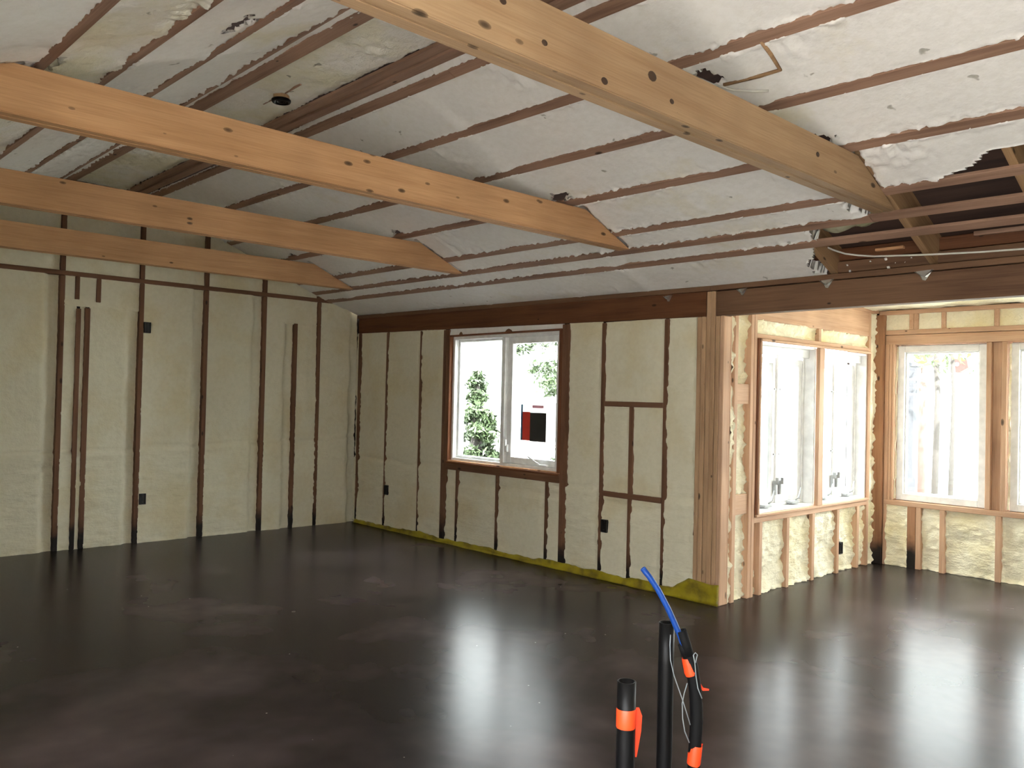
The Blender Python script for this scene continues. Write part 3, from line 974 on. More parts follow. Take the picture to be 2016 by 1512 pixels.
foam_strip(-0.02, XR, lambda x: -3.045 + 0.016 * x, lambda x: -3.10 + 0.0165 * x, lambda y: np.minimum(zBf(y), ZF) + 0.002, nB, 510, amp=2.0)
bl = lambda k: (lambda x: SBl[k][0] + SBl[k][1] * x)
bu = lambda k: (lambda x: SBl[k][0] + SBl[k][1] * x - WY)
foam_strip(-0.02, XR, lambda x: -3.15 + 0.0165 * x, bl(0), zBf, nB, 511, amp=1.6)
foam_strip(-0.02, XR, bu(0), bl(1), zBf, nB, 512, hole(4.50, -3.50, 0.10, 0.065, 9))
foam_strip(-0.02, XR, bu(1), bl(2), zBf, nB, 513, amp=2.2, material=M_FOAM_ROUGH)
foam_strip(-0.02, XR, bu(2), bl(3), zBf, nB, 514, amp=1.5)
foam_strip(-0.02, XR, bu(3), lambda x: -5.32 + 0 * x, zBf, nB, 515)

# bare rafters, blocking and a remnant of foam where the insulation was torn away
for xr in (5.47, 6.07, 6.69, 7.30, 7.91, 8.52, 9.13):
    p = [Vector((xr + 0.02, y, zA(y) + 0.019 / CN + 0.092 / CN)) for y in (0.30, -0.95)]
    beam_between('rafter', ce, p[0], p[1], (0, 0, 1), 0.184, 0.04, M_RAFTER)
for (z0, z1, y0, m) in ((2.262, 2.335, 0.040, M_HEADER2), (2.342, 2.42, 0.058, M_HEADER)):
    board('blocking', ce, (5.25, y0, z0), (XR, y0 + 0.025, z1), m)
board('blocking', ce, (6.30, 0.03, 2.40), (6.62, 0.055, 2.425), M_STRAP)
board('blocking', ce, (5.75, 0.02, 2.372), (5.92, 0.05, 2.39), M_SILL)
foam_bay(ce, (0, -0.42, 2.52), (1, 0, 0), (0, 0.92, -0.30), (0, -0.38, -0.92), 5.515, 6.065, -0.22, 0.20,
         lambda u, v, a, b, c, d: 0.02 * fbm(u, v, 6, 3, 91) + 0.016 * fbm(u, v, 17, 2, 92) - 0.05 * sstep(np.minimum(np.minimum(a, b), np.minimum(c, d)), 0.05, 0.0),
         foam('mossy_foam_remnant', (0.50, 0.48, 0.40), (0.34, 0.33, 0.20), 0.5, 1.2), 0.02, over=0.0)
for k in range(9):
    bm = bmesh.new()
    bmesh.ops.create_icosphere(bm, subdivisions=1, radius=random.uniform(0.005, 0.013))
    for q in bm.verts:
        q.co *= random.uniform(0.7, 1.25)
    xx = random.uniform(5.56, 5.98)
    link('foam_crumb', bm_mesh(bm, 'crumb', True), M_FOAM_CEIL, ce, Matrix.Translation((xx, 0.045, 2.262 + random.uniform(0.0, 0.10))))

# ------------------------------------------------------------------ ceiling beams
BL = ['pale knotty ceiling beam nearest to the viewer, crossing the top of the picture',
      'amber ceiling beam crossing the picture from the upper left edge to above the twin window',
      'amber ceiling beam third from the viewer, second from the gable wall',
      'dim knotty ceiling beam nearest the left gable wall']
for (a, b), lab, mm in zip(BX, (BL[3], BL[2], BL[1], BL[0]), (M_BEAM, M_BEAM, M_BEAM, M_BEAM_PALE)):
    zb_, zt_ = 2.475, 2.674
    e = empty('ceiling_beam', (a, -2.65, zb_))
    tag(e, lab, 'beam', 'collar beams under the sloped ceiling', 'thing')
    mid = (a + b) / 2
    sm_ = 0.003 if b > 6 else 0.0018
    for (p, q) in ((a, mid - sm_), (mid + sm_, b)):
        prof = [(-0.535, zb_), (-0.995, zt_), (-4.305, zt_), (-4.765, zb_)]
        # build along local X so that the grain follows the beam
        bm = bmesh.new()
        c = Vector(((p + q) / 2, -2.65, (zb_ + zt_) / 2))
        R = Matrix(((0, 1, 0, 0), (-1, 0, 0, 0), (0, 0, 1, 0), (0, 0, 0, 1)))     # local x -> -world y
        Mx = Matrix.Translation(c) @ R
        inv = Mx.inverted()
        A = [bm.verts.new(inv @ Vector((p, y, z))) for y, z in prof]
        B = [bm.verts.new(inv @ Vector((q, y, z))) for y, z in prof]
        bm.faces.new(A)
        bm.faces.new(B[::-1])
        for k in range(4):
            bm.faces.new((A[k], B[k], B[(k + 1) % 4], A[(k + 1) % 4]))
        bmesh.ops.bevel(bm, geom=bm.edges[:], offset=0.004, segments=2, affect='EDGES')
        ply = link('ply', bm_mesh(bm, 'ply'), mm, e, Mx)
    if b > 6:           # the loose dark knots of the nearest beam
        for y_, z_, r_ in ((-3.40, 2.615, 0.011), (-3.22, 2.545, 0.010), (-2.93, 2.505, 0.013), (-2.67, 2.595, 0.019), (-2.55, 2.535, 0.010), (-1.42, 2.585, 0.012)):
            kb = bmesh.new()
            bmesh.ops.create_icosphere(kb, subdivisions=2, radius=1.0)
            bmesh.ops.scale(kb, vec=(0.0014, r_ * 1.35, r_), verts=kb.verts)
            link('knot', bm_mesh(kb, 'knot', True), M_KNOT, ply, Matrix.Translation((b, y_, z_)))

# ------------------------------------------------------------------ windows
def ring(x0, x1, z0, z1, w, y0, y1, axis):
    """rectangular frame ring as boxes; axis 'y': u is x and depth is y; axis 'x': u is y and depth is x"""
    bs = [((x0, y0, z0), (x0 + w, y1, z1)), ((x1 - w, y0, z0), (x1, y1, z1)), ((x0 + w, y0, z0), (x1 - w, y1, z0 + w)), ((x0 + w, y0, z1 - w), (x1 - w, y1, z1))]
    if axis == 'x':
        bs = [((a[1], a[0], a[2]), (b[1], b[0], b[2])) for a, b in bs]
    return bs
def pane(parent, x0, x1, z0, z1, y, axis):
    a, b = (x0, y, z0), (x1, y + 0.004, z1)
    if axis == 'x':
        a, b = (a[1], a[0], a[2]), (b[1], b[0], b[2])
    return multi_box('pane', parent, [(a, b)], M_GLASS, a)

# window 1: twin window of the window wall
w1 = empty('window_1', (2.39, 0.05, 0.79))
tag(w1, 'white twin window in the dark stud wall, red and black label on its right pane', 'window', kind='structure')
ox0, ox1, oz0, oz1 = 1.660, 3.125, 0.800, 2.000
fr = multi_box('frame', w1, ring(ox0, ox1, oz0, oz1, 0.030, 0.035, 0.150, 'y'), M_WHITE, (ox0, 0.035, oz0), 0.003)
multi_box('stop', w1, ring(ox0 + 0.03, 2.37, oz0 + 0.03, oz1 - 0.03, 0.022, 0.085, 0.150, 'y'), M_WHITE, (ox0, 0.085, oz0), 0.003)
multi_box('mullion', w1, [((2.370, 0.025, oz0 + 0.03), (2.425, 0.150, oz1 - 0.03))], M_WHITE, (2.37, 0.025, oz0), 0.006)
pane(w1, ox0 + 0.05, 2.372, oz0 + 0.05, oz1 - 0.05, 0.125, 'y')
sash = multi_box('sash', w1, ring(2.425, ox1 - 0.03, oz0 + 0.03, oz1 - 0.03, 0.060, 0.060, 0.105, 'y'), M_WHITE, (2.425, 0.06, oz0), 0.004)
pane(sash, 2.480, ox1 - 0.085, oz0 + 0.085, oz1 - 0.085, 0.088, 'y')
lk = multi_box('lock', sash, [((2.432, 0.035, 0.93), (2.460, 0.06, 1.00)), ((2.438, 0.020, 0.985), (2.452, 0.045, 1.045))], M_WHITE, (2.432, 0.035, 0.93), 0.004)
cr = multi_box('crank_base', w1, [((2.86, 0.02, 0.832), (2.97, 0.06, 0.852))], M_WHITE, (2.86, 0.02, 0.83), 0.004)
tube('crank_handle', w1, [(2.89, 0.015, 0.855), (2.875, -0.015, 0.875), (2.80, -0.03, 0.915)], 0.007, M_WHITE, 8)
board('jamb_liner', w1, (3.126, -0.012, 0.80), (3.154, 0.10, 2.0), M_TRIM_OLD)
board('jamb_liner', w1, (1.645, -0.006, 0.80), (1.659, 0.06, 2.0), M_TRIM_OLD)
board('head_liner', w1, (1.645, -0.012, 2.000), (3.154, 0.10, 2.014), M_TRIM_OLD)
board('sill_board', w1, (1.660, -0.004, 0.790), (3.125, 0.045, 0.806), M_SILL)
board('sill_edge', w1, (1.650, -0.018, 0.776), (3.15, 0.000, 0.795), M_TRIM_OLD)

# label stuck on the right pane
lb = empty('window_label', (2.64, 0.083, 1.02))
tag(lb, 'red and black label sheet stuck on the right pane of the twin window', 'label')
lx0, lz0 = 2.575, 1.045
def lab(name, a, b, z0, z1, m, y=0.0865):
    return multi_box(name, lb, [((a, y, z0), (b, y + 0.0010, z1))], m, (a, y, z0))
lab('paper', lx0, lx0 + 0.47, lz0 + 0.0, lz0 + 0.34, thin_paper(), 0.0868)
lab('red_band', lx0 + 0.03, lx0 + 0.125, lz0 + 0.0, lz0 + 0.255, plain('red_print', (0.62, 0.035, 0.02), 0.5), 0.0856)
lab('black_panel', lx0 + 0.125, lx0 + 0.325, lz0 - 0.005, lz0 + 0.25, plain('black_print', (0.02, 0.02, 0.02), 0.5), 0.0856)
lab('blue_band', lx0 + 0.008, lx0 + 0.030, lz0 + 0.0, lz0 + 0.32, plain('dark_blue_print', (0.02, 0.10, 0.20), 0.5), 0.0856)
lab('pink_band', lx0 + 0.15, lx0 + 0.29, lz0 + 0.29, lz0 + 0.315, plain('pink_print', (0.80, 0.35, 0.45), 0.5), 0.0856)

# windows 2 and 3: casement pairs in the alcove side wall
def casement(idx, y0, y1, label):
    z0, z1 = 0.602, 1.885
    xf = X1
    w = empty('window_%d' % idx, (X1, (y0 + y1) / 2, z0))
    tag(w, label, 'window', kind='structure')
    xi, xo = X1 - 0.010, X1 - 0.150
    multi_box('frame', w, ring(y0, y1, z0, z1, 0.020, xo, xi, 'x'), M_WHITE, (xo, y0, z0), 0.003)
    multi_box('inner_frame', w, ring(y0 + 0.02, y1 - 0.02, z0 + 0.02, z1 - 0.02, 0.026, xo, X1 - 0.095, 'x'), M_WHITE, (xo, y0, z0), 0.003)
    multi_box('head_stop', w, [((X1 - 0.10, y0 + 0.02, z1 - 0.085), (X1 - 0.055, y1 - 0.02, z1 - 0.02))], M_WHITE, (X1 - 0.1, y0, z1), 0.004)
    ym = (y0 + y1) / 2
    multi_box('mullion', w, [((xo, ym - 0.018, z0 + 0.046), (X1 - 0.092, ym + 0.018, z1 - 0.046))], M_WHITE, (xo, ym, z0), 0.004)
    for a, b in ((y0 + 0.046, ym - 0.018), (ym + 0.018, y1 - 0.046)):
        s = multi_box('sash', w, ring(a, b, z0 + 0.046, z1 - 0.10, 0.048, xo + 0.004, X1 - 0.105, 'x'), M_WHITE, (xo, a, z0), 0.004)
        pane(s, a + 0.04, b - 0.04, z0 + 0.09, z1 - 0.14, xo + 0.02, 'x')
        multi_box('crank_base', w, [((X1 - 0.098, (a + b) / 2 - 0.05, z0 + 0.03), (X1 - 0.045, (a + b) / 2 + 0.06, z0 + 0.052))], M_GREYMETAL, (X1, a, z0), 0.004)
        tube('crank_handle', w, [(X1 - 0.06, (a + b) / 2 + 0.03, z0 + 0.055), (X1 - 0.045, (a + b) / 2 + 0.055, z0 + 0.075), (X1 - 0.05, (a + b) / 2 + 0.10, z0 + 0.15)], 0.006, M_GREYMETAL, 8)
    for sgn in (-1, 1):
        yl = ym + sgn * 0.038
        multi_box('lock', w, [((X1 - 0.100, yl - 0.012, z0 + 0.11), (X1 - 0.075, yl + 0.012, z0 + 0.22)), ((X1 - 0.080, yl - 0.007, z0 + 0.19), (X1 - 0.055, yl + 0.007, z0 + 0.245))], M_GREYMETAL, (X1, yl, z0), 0.004)
        for zz_ in (z0 + 0.42, z0 + 0.93):
            multi_box('keeper', w, [((X1 - 0.103, yl - 0.010, zz_), (X1 - 0.094, yl + 0.006, zz_ + 0.012))], M_GREYMETAL, (X1, yl, zz_))
    return w
w2 = casement(2, 0.478, 1.368, 'white casement pair in the alcove side wall beside the corner post')
w3 = casement(3, 1.452, 2.325, 'white casement pair in the alcove side wall beside the alcove corner')
def ext(w, a, b):
    return board('extension_jamb', w, a, b, M_STUD_NEW)
ext(w2, (X1 - 0.01, 0.458, 0.600), (X1 + 0.022, 0.478, 1.905))
board('jamb_liner', w2, (X1 - 0.02, 0.440, 0.584), (X1 + 0.012, 0.458, 1.905), M_TRIM_OLD)  # dark strip whose colour stands for the shadow on the stud face
ext(w2, (X1 - 0.01, 0.458, 1.885), (X1 + 0.022, 1.41, 1.905))
ext(w3, (X1 - 0.01, 1.41, 1.885), (X1 + 0.022, 2.335, 1.905))
ext(w2, (X1 - 0.01, 0.440, 0.584), (X1 + 0.022, 1.41, 0.604))
ext(w3, (X1 - 0.01, 1.41, 0.584), (X1 + 0.022, 2.335, 0.604))
board('mullion_board', w2, (X1 - 0.01, 1.368, 0.604), (X1 + 0.024, 1.452, 1.885), M_STUD_NEW)
ext(w3, (X1 - 0.01, 2.325, 0.600), (X1 + 0.022, 2.338, 1.905))

# windows 4 and 5 and further ones of the alcove back wall
LBW = ['wide white single window in the alcove far wall beside the alcove corner', 'white window at the right picture edge in the alcove far wall',
       'white window beyond the picture edge, next after the edge window', 'white window beyond the picture edge, second after the edge window', 'white window at the far end of the alcove far wall']
for k, (a, b) in enumerate(WB):
    w = empty('window_%d' % (4 + k), ((a + b) / 2, D, 0.59))
    tag(w, LBW[k], 'window', kind='structure')
    multi_box('frame', w, ring(a + 0.006, b - 0.004, 0.588, 1.968, 0.060, D + 0.050, D + 0.120, 'y'), M_WHITE, (a, D + 0.05, 0.588), 0.004)
    multi_box('stop', w, ring(a + 0.066, b - 0.064, 0.648, 1.908, 0.014, D + 0.075, D + 0.115, 'y'), M_WHITE, (a, D + 0.075, 0.648), 0.003)
    pane(w, a + 0.07, b - 0.07, 0.655, 1.90, D + 0.095, 'y')
    foam_bay(w, (0, D + 0.03, 0), (1, 0, 0), (0, 0, 1), (0, -1, 0), a - 0.002, a + 0.014, 0.60, 1.96, lambda u, v, p, q, c, d: 0.018 * fbm(u, v, 16, 3, 5), M_FOAM_ALCOVE, 0.02, over=0.0, name='foam_bead')

# ------------------------------------------------------------------ electrical boxes
def ebox(loc, axis, label):
    e = empty('electrical_box', loc)
    tag(e, label, 'outlet box', 'black electrical boxes on the studs')
    w, h, d, t = 0.058, 0.100, 0.05, 0.004
    x, y, z = loc
    def tr(a, b):      # local (u, depth, z): depth negative = into the wall
        if axis == 'x':
            return ((x + a[1], y + a[0], z + a[2]), (x + b[1], y + b[0], z + b[2]))
        return ((x + a[0], y - a[1], z + a[2]), (x + b[0], y - b[1], z + b[2]))
    f = 0.018
    bs = [((-w / 2, -d, -h / 2), (-w / 2 + t, f, h / 2)), ((w / 2 - t, -d, -h / 2), (w / 2, f, h / 2)), ((-w / 2 + t, -d, -h / 2), (w / 2 - t, f, -h / 2 + t)),
          ((-w / 2 + t, -d, h / 2 - t), (w / 2 - t, f, h / 2)), ((-w / 2 + t, -d, -h / 2 + t), (w / 2 - t, 0.008, h / 2 - t))]
    multi_box('shell', e, [tr(a, b) for a, b in bs], M_BOXBLACK, loc)
    for s in (-1, 1):
        multi_box('screw_tab', e, [tr((-0.008, 0.0, s * (h / 2 - 0.016) - 0.006), (0.008, f - 0.001, s * (h / 2 - 0.016) + 0.006))], M_BOXBLACK, loc)
    bsv = tr((-0.006, 0.004, -0.025), (0.006, 0.012, 0.025))
    multi_box('cable_end', e, [bsv], M_BOXBLACK, loc)
ebox((0.0, -2.278, 1.995), 'x', 'black electrical box high on a gable wall stud')
ebox((0.0, -2.278, 0.405), 'x', 'black electrical box low on a gable wall stud')
ebox((0.648, 0.0, 0.415), 'y', 'black electrical box on the dark stud nearest the gable corner')
ebox((3.660, 0.0, 0.425), 'y', 'black electrical box beside the framed recess right of the twin window')
ebox((X1 - 0.02, 1.86, 0.205), 'x', 'black electrical box under the casement windows in bright foam')

# ------------------------------------------------------------------ yellow membrane along the foot of the window wall
nm = 240
xs_ = np.linspace(0.06, X1 + 0.004, nm)
base = np.interp(xs_, [0, 0.5, 1.2, 2.0, 2.7, 3.2, 3.7, 4.05, 4.2, 4.32, 4.46, 4.72], [0.05, 0.045, 0.05, 0.05, 0.045, 0.055, 0.06, 0.06, 0.05, 0.055, 0.15, 0.155])
top = base + 0.012 * fbm(xs_, xs_ * 0, 7, 3, 5)
rows = 7
P = []
for r in range(rows):
    tt = r / (rows - 1)
    z = 0.002 + tt * np.maximum(top, 0.01)
    y = -0.030 + 0.016 * tt + 0.006 * fbm(xs_, xs_ * 0 + tt * 0.5, 6, 2, 12)
    y = np.minimum(y, -0.008)
    P.append(np.stack([xs_, y, z], -1))
P = np.array(P)
c0 = np.array([2.4, -0.02, 0])
ys_me = mesh_np('membrane', (P - c0).reshape(-1, 3), grid_faces(nm, rows), True)
ym_ = link('vapor_barrier_sheet', ys_me, M_MEMBRANE, None, Matrix.Translation(Vector(c0)))
sol = ym_.modifiers.new('thickness', 'SOLIDIFY')
sol.thickness = 0.001
tag(ym_, 'yellow plastic membrane folded up along the foot of the window wall', 'membrane')

# ------------------------------------------------------------------ recessed light in the flat of the ceiling
cl = empty('recessed_light', (3.28, -2.66, 3.16))
tag(cl, 'round black recessed light housing hanging from the foam ceiling', 'recessed light')
LZ = 3.205
tube('housing', cl, [(3.262, -2.66, LZ + 0.11), (3.262, -2.66, LZ + 0.05), (3.262, -2.66, LZ + 0.048), (3.262, -2.66, LZ + 0.012)], 0.052, M_RAFTER, 24, radii=[0.045, 0.047, 0.048, 0.048])
tube('rim', cl, [(3.262, -2.66, LZ + 0.014), (3.262, -2.66, LZ + 0.010), (3.262, -2.66, LZ), (3.262, -2.66, LZ - 0.006)], 0.06, M_BLACK, 28, radii=[0.052, 0.058, 0.058, 0.054], hollow=0.8)
for r in (0.030, 0.018):
    tube('lens_ring', cl, [(3.262, -2.66, LZ + 0.006), (3.262, -2.66, LZ - 0.003)], r, M_BLACK, 20, hollow=0.8)
for s in (-1, 1):
    beam_between('hanger_bar', cl, (3.262 + s * 0.05, -2.66, LZ + 0.05), (3.262 + s * 0.24, -2.66 + 0.0, LZ + 0.055), (0, 0, 1), 0.03, 0.012, M_STRAP)
beam_between('hanger_bar', cl, (3.02, -2.78, LZ + 0.065), (3.16, -2.49, LZ + 0.058), (0, 0, 1), 0.010, 0.008, M_CABLE)

# ------------------------------------------------------------------ cables, clips
cb = tube('cable', None, [(5.63, -1.72, zA(-1.72) + 0.02), (5.70, -1.69, zA(-1.69) - 0.012), (5.78, -1.63, zA(-1.63) - 0.020), (5.86, -1.59, zA(-1.59) - 0.018), (5.925, -1.565, zA(-1.565) - 0.016)], 0.006, M_CABLE, 8)
tag(cb, 'grey cable stub poking out of the torn hole in the ceiling foam', 'cable')
rod = tube('cable', None, [(6.03, -1.815, zA(-1.815) + 0.004), (6.035, -1.74, zA(-1.74) - 0.002), (6.03, -1.648, zA(-1.648) - 0.004), (5.93, -1.647, zA(-1.647) - 0.004), (5.74, -1.652, zA(-1.652) + 0.002)], 0.009, M_RAFTER, 8)
tag(rod, 'brown cable bent at a right angle half sunk in the ceiling foam', 'cable')
cp = [(5.40, 2.47), (5.442, 2.444), (5.543, 2.388), (5.62, 2.356), (5.703, 2.337), (5.80, 2.320), (5.915, 2.311), (6.04, 2.301), (6.168, 2.293), (6.40, 2.280), (6.60, 2.274), (7.2, 2.262), (8.2, 2.27)]
cw = tube('cable', None, [(x, -0.10, z) for x, z in cp], 0.0055, M_CABLE, 8)
tag(cw, 'white cable sagging across the bare rafters above the alcove header', 'cable')
TL = ['small steel framing clip on the header left of the corner post, smeared with foam', 'small steel framing clip on the header just right of the corner post', 'shiny steel framing clip under the first bare rafter', 'large shiny steel framing clip under the second bare rafter']
for (x, z), lab_, s in zip(((4.24, 2.196), (4.86, 2.198), (5.465, 2.206), (6.055, 2.208)), TL, (0.8, 0.8, 1.0, 1.15)):
    e = empty('framing_clip', (x, -0.012, z))
    tag(e, lab_, 'steel clip', 'steel clips on the header')
    q = 0.042 * s
    bm, loc = prism('plate', e, [(x - q, z + 0.012), (x + q, z + 0.016), (x + q * 0.5, z - 0.016 * s), (x + 0.006, z - 0.040 * s), (x - 0.010, z - 0.036 * s), (x - q * 0.5, z - 0.014 * s)], 'y', -0.0125, -0.010, M_STEEL, bev=0)
    link('plate', bm_mesh(bm, 'plate'), M_STEEL, e, Matrix.Translation(loc))
    beam_between('flange', e, (x - q, -0.022, z + 0.008), (x - q * 0.15, -0.022, z - 0.020 * s), (0, 1, 0), 0.024, 0.0015, M_STEEL)
    beam_between('flange', e, (x + q, -0.022, z + 0.012), (x + q * 0.2, -0.022, z - 0.022 * s), (0, 1, 0), 0.024, 0.0015, M_STEEL)

# ------------------------------------------------------------------ plumbing stubs
def cyl_pts(x, y, z0, z1, n=6):
    return [(x, y, z0 + (z1 - z0) * k / n) for k in range(n + 1)]
p1x, p1y = 6.555, -3.315
e = empty('drain_pipe', (p1x, p1y, 0))
tag(e, 'short black open pipe stub with an orange tape flag round it', 'pipe')
tube('pipe', e, cyl_pts(p1x, p1y, 0, 0.690), 0.0245, M_BLACK, 28, hollow=0.84)
tube('tape_band', e, [(p1x, p1y, 0.570), (p1x, p1y, 0.572), (p1x, p1y, 0.618), (p1x, p1y, 0.620)], 0.0255, M_ORANGE, 28, cap=False, radii=[0.0250, 0.0257, 0.0257, 0.0250])
def ribbon(parent, pts, widths, wdir, m, name='tape_tail'):
    bm = bmesh.new()
    wd = Vector(wdir).normalized()
    loc = Vector(pts[0])
    L, R_ = [], []
    for p, w in zip(pts, widths):
        p = Vector(p) - loc
        L.append(bm.verts.new(p - wd * w / 2))
        R_.append(bm.verts.new(p + wd * w / 2))
    for k in range(len(L) - 1):
        bm.faces.new((L[k], R_[k], R_[k + 1], L[k + 1]))
    bmesh.ops.solidify(bm, geom=bm.faces[:], thickness=0.0008)
    return link(name, bm_mesh(bm, name, False), m, parent, Matrix.Translation(loc))
rv = Vector((r2.x, r2.y, 0)).normalized()
pr = Vector((p1x, p1y, 0)) + rv * 0.030
ribbon(e, [(pr.x, pr.y, 0.622), (pr.x + rv.x * 0.004, pr.y + rv.y * 0.004, 0.60), (pr.x + rv.x * 0.003, pr.y + rv.y * 0.003, 0.56), (pr.x, pr.y, 0.52), (pr.x - rv.x * 0.002, pr.y - rv.y * 0.002, 0.492)],
       [0.008, 0.017, 0.015, 0.009, 0.004], rv + Vector((0.3, 0.3, 0)), M_ORANGE)

p2x, p2y = 6.425, -2.965
e = empty('drain_pipe', (p2x, p2y, 0))
tag(e, 'tall plain black open pipe stub between the taped pipe and the blue tube', 'pipe')
tube('pipe', e, cyl_pts(p2x, p2y, 0, 0.757), 0.0235, M_BLACK, 28, hollow=0.84)

# insulated water line with the blue tube coming out of its top
def onpix(x, y, depth):
    dx = fw + r2 * ((x - 1008) / 1627.27) - u2 * ((y - 756) / 1627.27)
    return Vector((7.9311, -5.0410, 1.43)) + dx * depth
dp = 2.42
sl_pts = [onpix(*q, dp) for q in ((1366, 1512), (1367, 1480), (1370, 1440), (1371, 1400), (1369, 1360), (1363, 1318), (1356, 1290))]
b0 = sl_pts[0]
b1 = onpix(1352, 1620, dp)
foot = Vector((b1.x - 0.01, b1.y, 0.0))
e = empty('water_line', (foot.x, foot.y, 0))
tag(e, 'bent black insulated tube with two orange tape bands and a blue tube end', 'pipe')
path = [foot, foot + Vector((0, 0, 0.12)), foot + Vector((0, 0, 0.25)), b1, onpix(1362, 1560, dp)] + sl_pts
tube('sleeve', e, path, 0.0185, M_RUBBER, 18)
tube('sleeve', e, [onpix(1357, 1294, dp), onpix(1350, 1268, dp), onpix(1341, 1241, dp)], 0.0150, M_RUBBER, 18, hollow=0.7, bore=0.012)
tube('sleeve_flap', e, [onpix(1350, 1289, dp), onpix(1343, 1276, dp), onpix(1337, 1268, dp)], 0.012, M_RUBBER, 12, radii=[0.013, 0.010, 0.005])
tube('blue_tube', e, [onpix(1350, 1285, dp), onpix(1338, 1250, dp), onpix(1326, 1222, dp), onpix(1314, 1196, dp), onpix(1296, 1162, dp), onpix(1278, 1135, dp), onpix(1265, 1119, dp)], 0.0085, M_BLUE, 14, hollow=0.75, bore=0.012)
tube('tape_band', e, [onpix(1362, 1327, dp), onpix(1360, 1322, dp), onpix(1354, 1299, dp), onpix(1353, 1294, dp)], 0.02, M_ORANGE, 20, cap=False, radii=[0.0190, 0.0197, 0.0172, 0.0165])
tube('tape_band', e, [onpix(1365, 1505, dp), onpix(1366, 1500, dp), onpix(1369, 1472, dp), onpix(1370, 1466, dp)], 0.02, M_ORANGE, 20, cap=False, radii=[0.0192, 0.0200, 0.0200, 0.0192])
ribbon(e, [onpix(1374, 1340, dp), onpix(1379, 1350, dp), onpix(1384, 1357, dp), onpix(1396, 1358, dp)], [0.012, 0.012, 0.009, 0.005], (0, 0.3, 1), M_ORANGE)
ribbon(e, [onpix(1382, 1464, dp), onpix(1378, 1475, dp), onpix(1374, 1490, dp)], [0.006, 0.008, 0.004], rv, M_ORANGE)
tube('drain_tube', e, [onpix(1376, 1364, dp), onpix(1380, 1385, dp), onpix(1381, 1420, dp), onpix(1378, 1462, dp)], 0.005, M_BLACK, 10)

wr_ = empty('tracer_wire', onpix(1344, 1420, dp - 0.03))
tag(wr_, 'thin pale grey wire looped round the insulated tube', 'wire')
dw = dp - 0.035
tube('strand', wr_, [onpix(*q, dw) for q in ((1320, 1250), (1319, 1270), (1320, 1300), (1327, 1330), (1336, 1356), (1345, 1382), (1352, 1404), (1359, 1427))], 0.0015, M_WIRE, 6)
tube('strand', wr_, [onpix(*q, dw) for q in ((1353, 1345), (1347, 1365), (1343, 1385), (1344, 1415), (1348, 1440), (1357, 1462))], 0.0016, M_WIRE, 6)
tube('strand', wr_, [onpix(*q, dw) for q in ((1382, 1375), (1374, 1355), (1370, 1330), (1368, 1305), (1365, 1290), (1369, 1285), (1373, 1289), (1369, 1305))], 0.0015, M_WIRE, 6)

# ------------------------------------------------------------------ outdoors
def leaves(n, fn, size, seed):
    rng = np.random.default_rng(seed)
    V = np.zeros((n, 4, 3), np.float32)
    c = fn(rng, n)
    a = rng.normal(size=(n, 3))
    a /= np.linalg.norm(a, axis=1, keepdims=True)
    b = np.cross(a, rng.normal(size=(n, 3)))
    b /= np.linalg.norm(b, axis=1, keepdims=True)
    s = size * rng.uniform(0.6, 1.3, (n, 1))
    V[:, 0] = c - a * s
    V[:, 1] = c + b * s * 0.35
    V[:, 2] = c + a * s
    V[:, 3] = c - b * s * 0.35
    return mesh_np('leaves', V.reshape(-1, 3), np.arange(n * 4).reshape(n, 4))
def conifer(x, y, h, r, m, label, seed, n=9000, bare=0.05, size=0.05, lean=0.0):
    t_ = empty('conifer_tree', (x, y, -0.45))
    tag(t_, label, 'tree')
    tube('trunk', t_, [(x, y, -0.45), (x + 0.02, y, h * 0.5), (x, y, h)], 0.1, M_BARK, 8, radii=[0.11, 0.07, 0.01])
    rng = np.random.default_rng(seed)
    nb = 46
    tz = rng.uniform(bare, 0.97, nb) * h
    ta = rng.uniform(0, 2 * np.pi, nb)
    tl = r * (1 - tz / h) ** 0.8 * rng.uniform(0.75, 1.15, nb)
    def fn(rg, k):
        i = rg.integers(0, nb, k)
        u = rg.uniform(0.12, 1, k) ** 0.7
        w = 0.20 * tl[i] * (1.1 - u) + 0.03
        px = x + np.cos(ta[i]) * tl[i] * u + rg.normal(size=k) * w
        py = y + np.sin(ta[i]) * tl[i] * u + rg.normal(size=k) * w
        pz = -0.45 + tz[i] - 0.28 * tl[i] * u ** 2 - np.abs(rg.normal(size=k)) * w * 0.5 + rg.normal(size=k) * 0.03
        return np.stack([px, py, pz], -1)
    bmm = bmesh.new()
    for i in range(nb):
        p0 = Vector((x, y, -0.45 + tz[i]))
        p1 = Vector((x + math.cos(ta[i]) * tl[i], y + math.sin(ta[i]) * tl[i], -0.45 + tz[i] - 0.28 * tl[i]))
        d = (p1 - p0).normalized()
        s = d.cross(Vector((0, 0, 1))).normalized() * 0.012
        vs_ = [bmm.verts.new(p - t_.location) for p in (p0 - s, p0 + s, p1)] + [bmm.verts.new(p0 + Vector((0, 0, 0.02)) - t_.location)]
        bmm.faces.new(vs_[:3])
        bmm.faces.new((vs_[0], vs_[2], vs_[3]))
        bmm.faces.new((vs_[1], vs_[3], vs_[2]))
    link('branches', bm_mesh(bmm, 'branches'), M_BARK, t_, WM[t_.name])['kind'] = 'stuff'
    f = link('foliage', leaves(n, fn, size, seed + 1), m, t_)
    f['kind'] = 'stuff'
conifer(-0.55, 2.25, 2.25, 0.62, M_LEAF, 'drooping dark green conifer in the left pane of the twin window', 11, 9000, 0.3, 0.045)
conifer(-1.95, 2.55, 1.45, 0.42, M_LEAF2, 'small yellow green conifer low in the left pane of the twin window', 12, 3500, 0.2, 0.045)
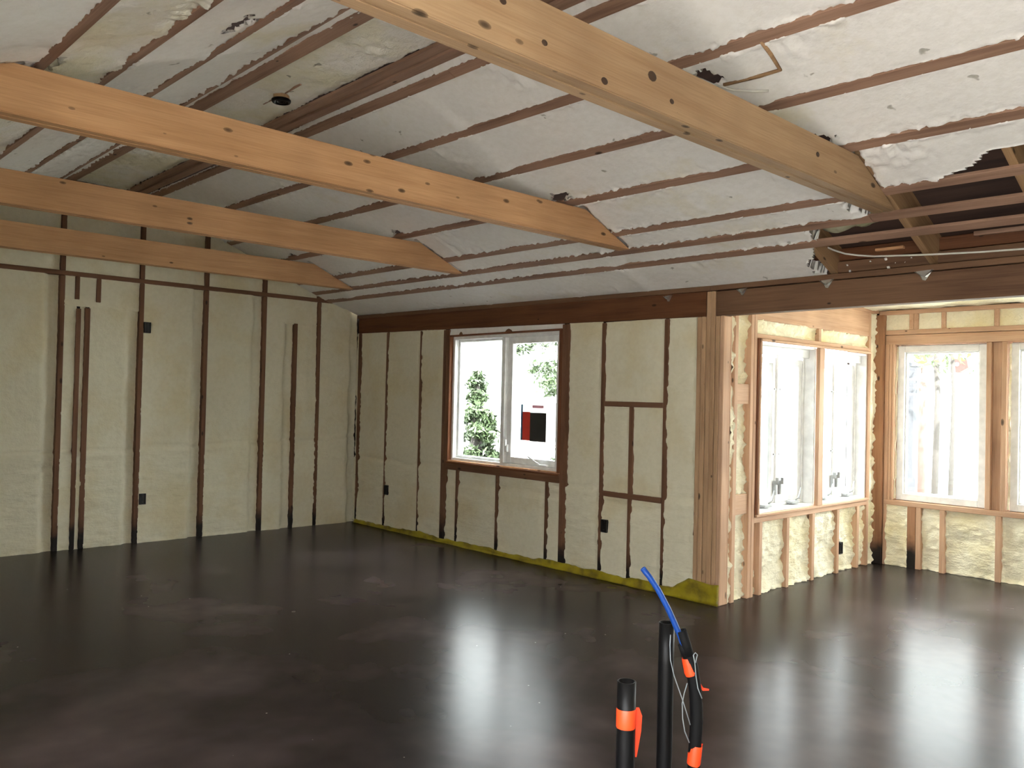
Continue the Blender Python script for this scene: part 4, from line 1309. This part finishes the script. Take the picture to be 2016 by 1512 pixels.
conifer(-1.80, 5.40, 5.6, 1.55, M_LEAF, 'tall conifer whose lowest boughs hang into the right pane of the twin window', 13, 12000, 0.38, 0.06)
conifer(-0.25, 3.85, 1.85, 0.60, M_LEAF, 'low bushy conifer behind the red and black label', 14, 7000, 0.05, 0.045)

def broadtree(x, y, h, m, bark, label, seed, zc, rc, n=500, r0=0.06):
    t_ = empty('young_tree', (x, y, -0.45))
    tag(t_, label, 'tree')
    tube('trunk', t_, [(x, y, -0.45), (x + 0.04, y, h * 0.4), (x - 0.03, y, h * 0.75), (x, y, h)], r0, bark, 8, radii=[r0, r0 * 0.85, r0 * 0.6, r0 * 0.2])
    def fn(rg, k):
        cl_ = rg.normal(size=(14, 3)) * np.array([rc, rc, rc * 0.5]) + np.array([x, y, zc])
        return cl_[rg.integers(0, 14, k)] + rg.normal(size=(k, 3)) * 0.16
    f = link('foliage', leaves(n, fn, 0.07, seed), m, t_)
    f['kind'] = 'stuff'
broadtree(2.62, 9.75, 3.9, M_LEAF3, M_BARK, 'slim grey trunked tree in the alcove window, left of the reddish one', 21, 2.35, 0.30, 260)
broadtree(1.95, 10.9, 4.4, M_LEAF3, M_PINKBARK, 'reddish trunked tree in the alcove window, between two grey ones', 22, 2.5, 0.30, 200, 0.10)
broadtree(3.62, 7.55, 4.0, M_LEAF2, M_BARK, 'dark trunked tree in the alcove window, right of the reddish one', 23, 2.4, 0.22, 160, 0.04)
broadtree(1.15, 4.9, 3.6, M_LEAF3, M_BARK, 'leafy young tree outside the casement window beside the corner post', 24, 2.1, 0.30, 500)

pt = empty('garden_post', (2.12, 10.0, -0.45))
tag(pt, 'dark grey garden post with pale bands at the left of the alcove window', 'post')
board('shaft', pt, (2.02, 9.95, -0.45), (2.24, 10.05, 2.12), M_POST)
for z_ in (1.62, 1.88):
    board('band', pt, (2.015, 9.945, z_), (2.245, 10.055, z_ + 0.03), M_WHITE)
prism_bm, loc = prism('cap', pt, [(2.01, 2.12), (2.25, 2.12), (2.19, 2.19), (2.07, 2.19)], 'y', 9.94, 10.06, M_POST)
link('cap', bm_mesh(prism_bm, 'cap'), M_POST, pt, Matrix.Translation(loc))

bh = empty('birdhouse', (3.27, 9.0, -0.45))
tag(bh, 'small red brown birdhouse on a thin pale pole near the top of the alcove window', 'birdhouse')
bm, loc = prism('body', bh, [(3.14, 1.98), (3.26, 1.97), (3.40, 2.05), (3.38, 2.17), (3.15, 2.20)], 'y', 8.9, 9.1, M_BIRD)
link('body', bm_mesh(bm, 'body'), M_BIRD, bh, Matrix.Translation(loc))
tube('entrance', bh, [(3.24, 8.905, 2.10), (3.24, 8.89, 2.10)], 0.03, M_WHITE, 12)
tube('pole', bh, [(3.27, 9.0, -0.45), (3.27, 9.0, 0.8), (3.27, 9.0, 1.985)], 0.010, M_WHITE, 6)
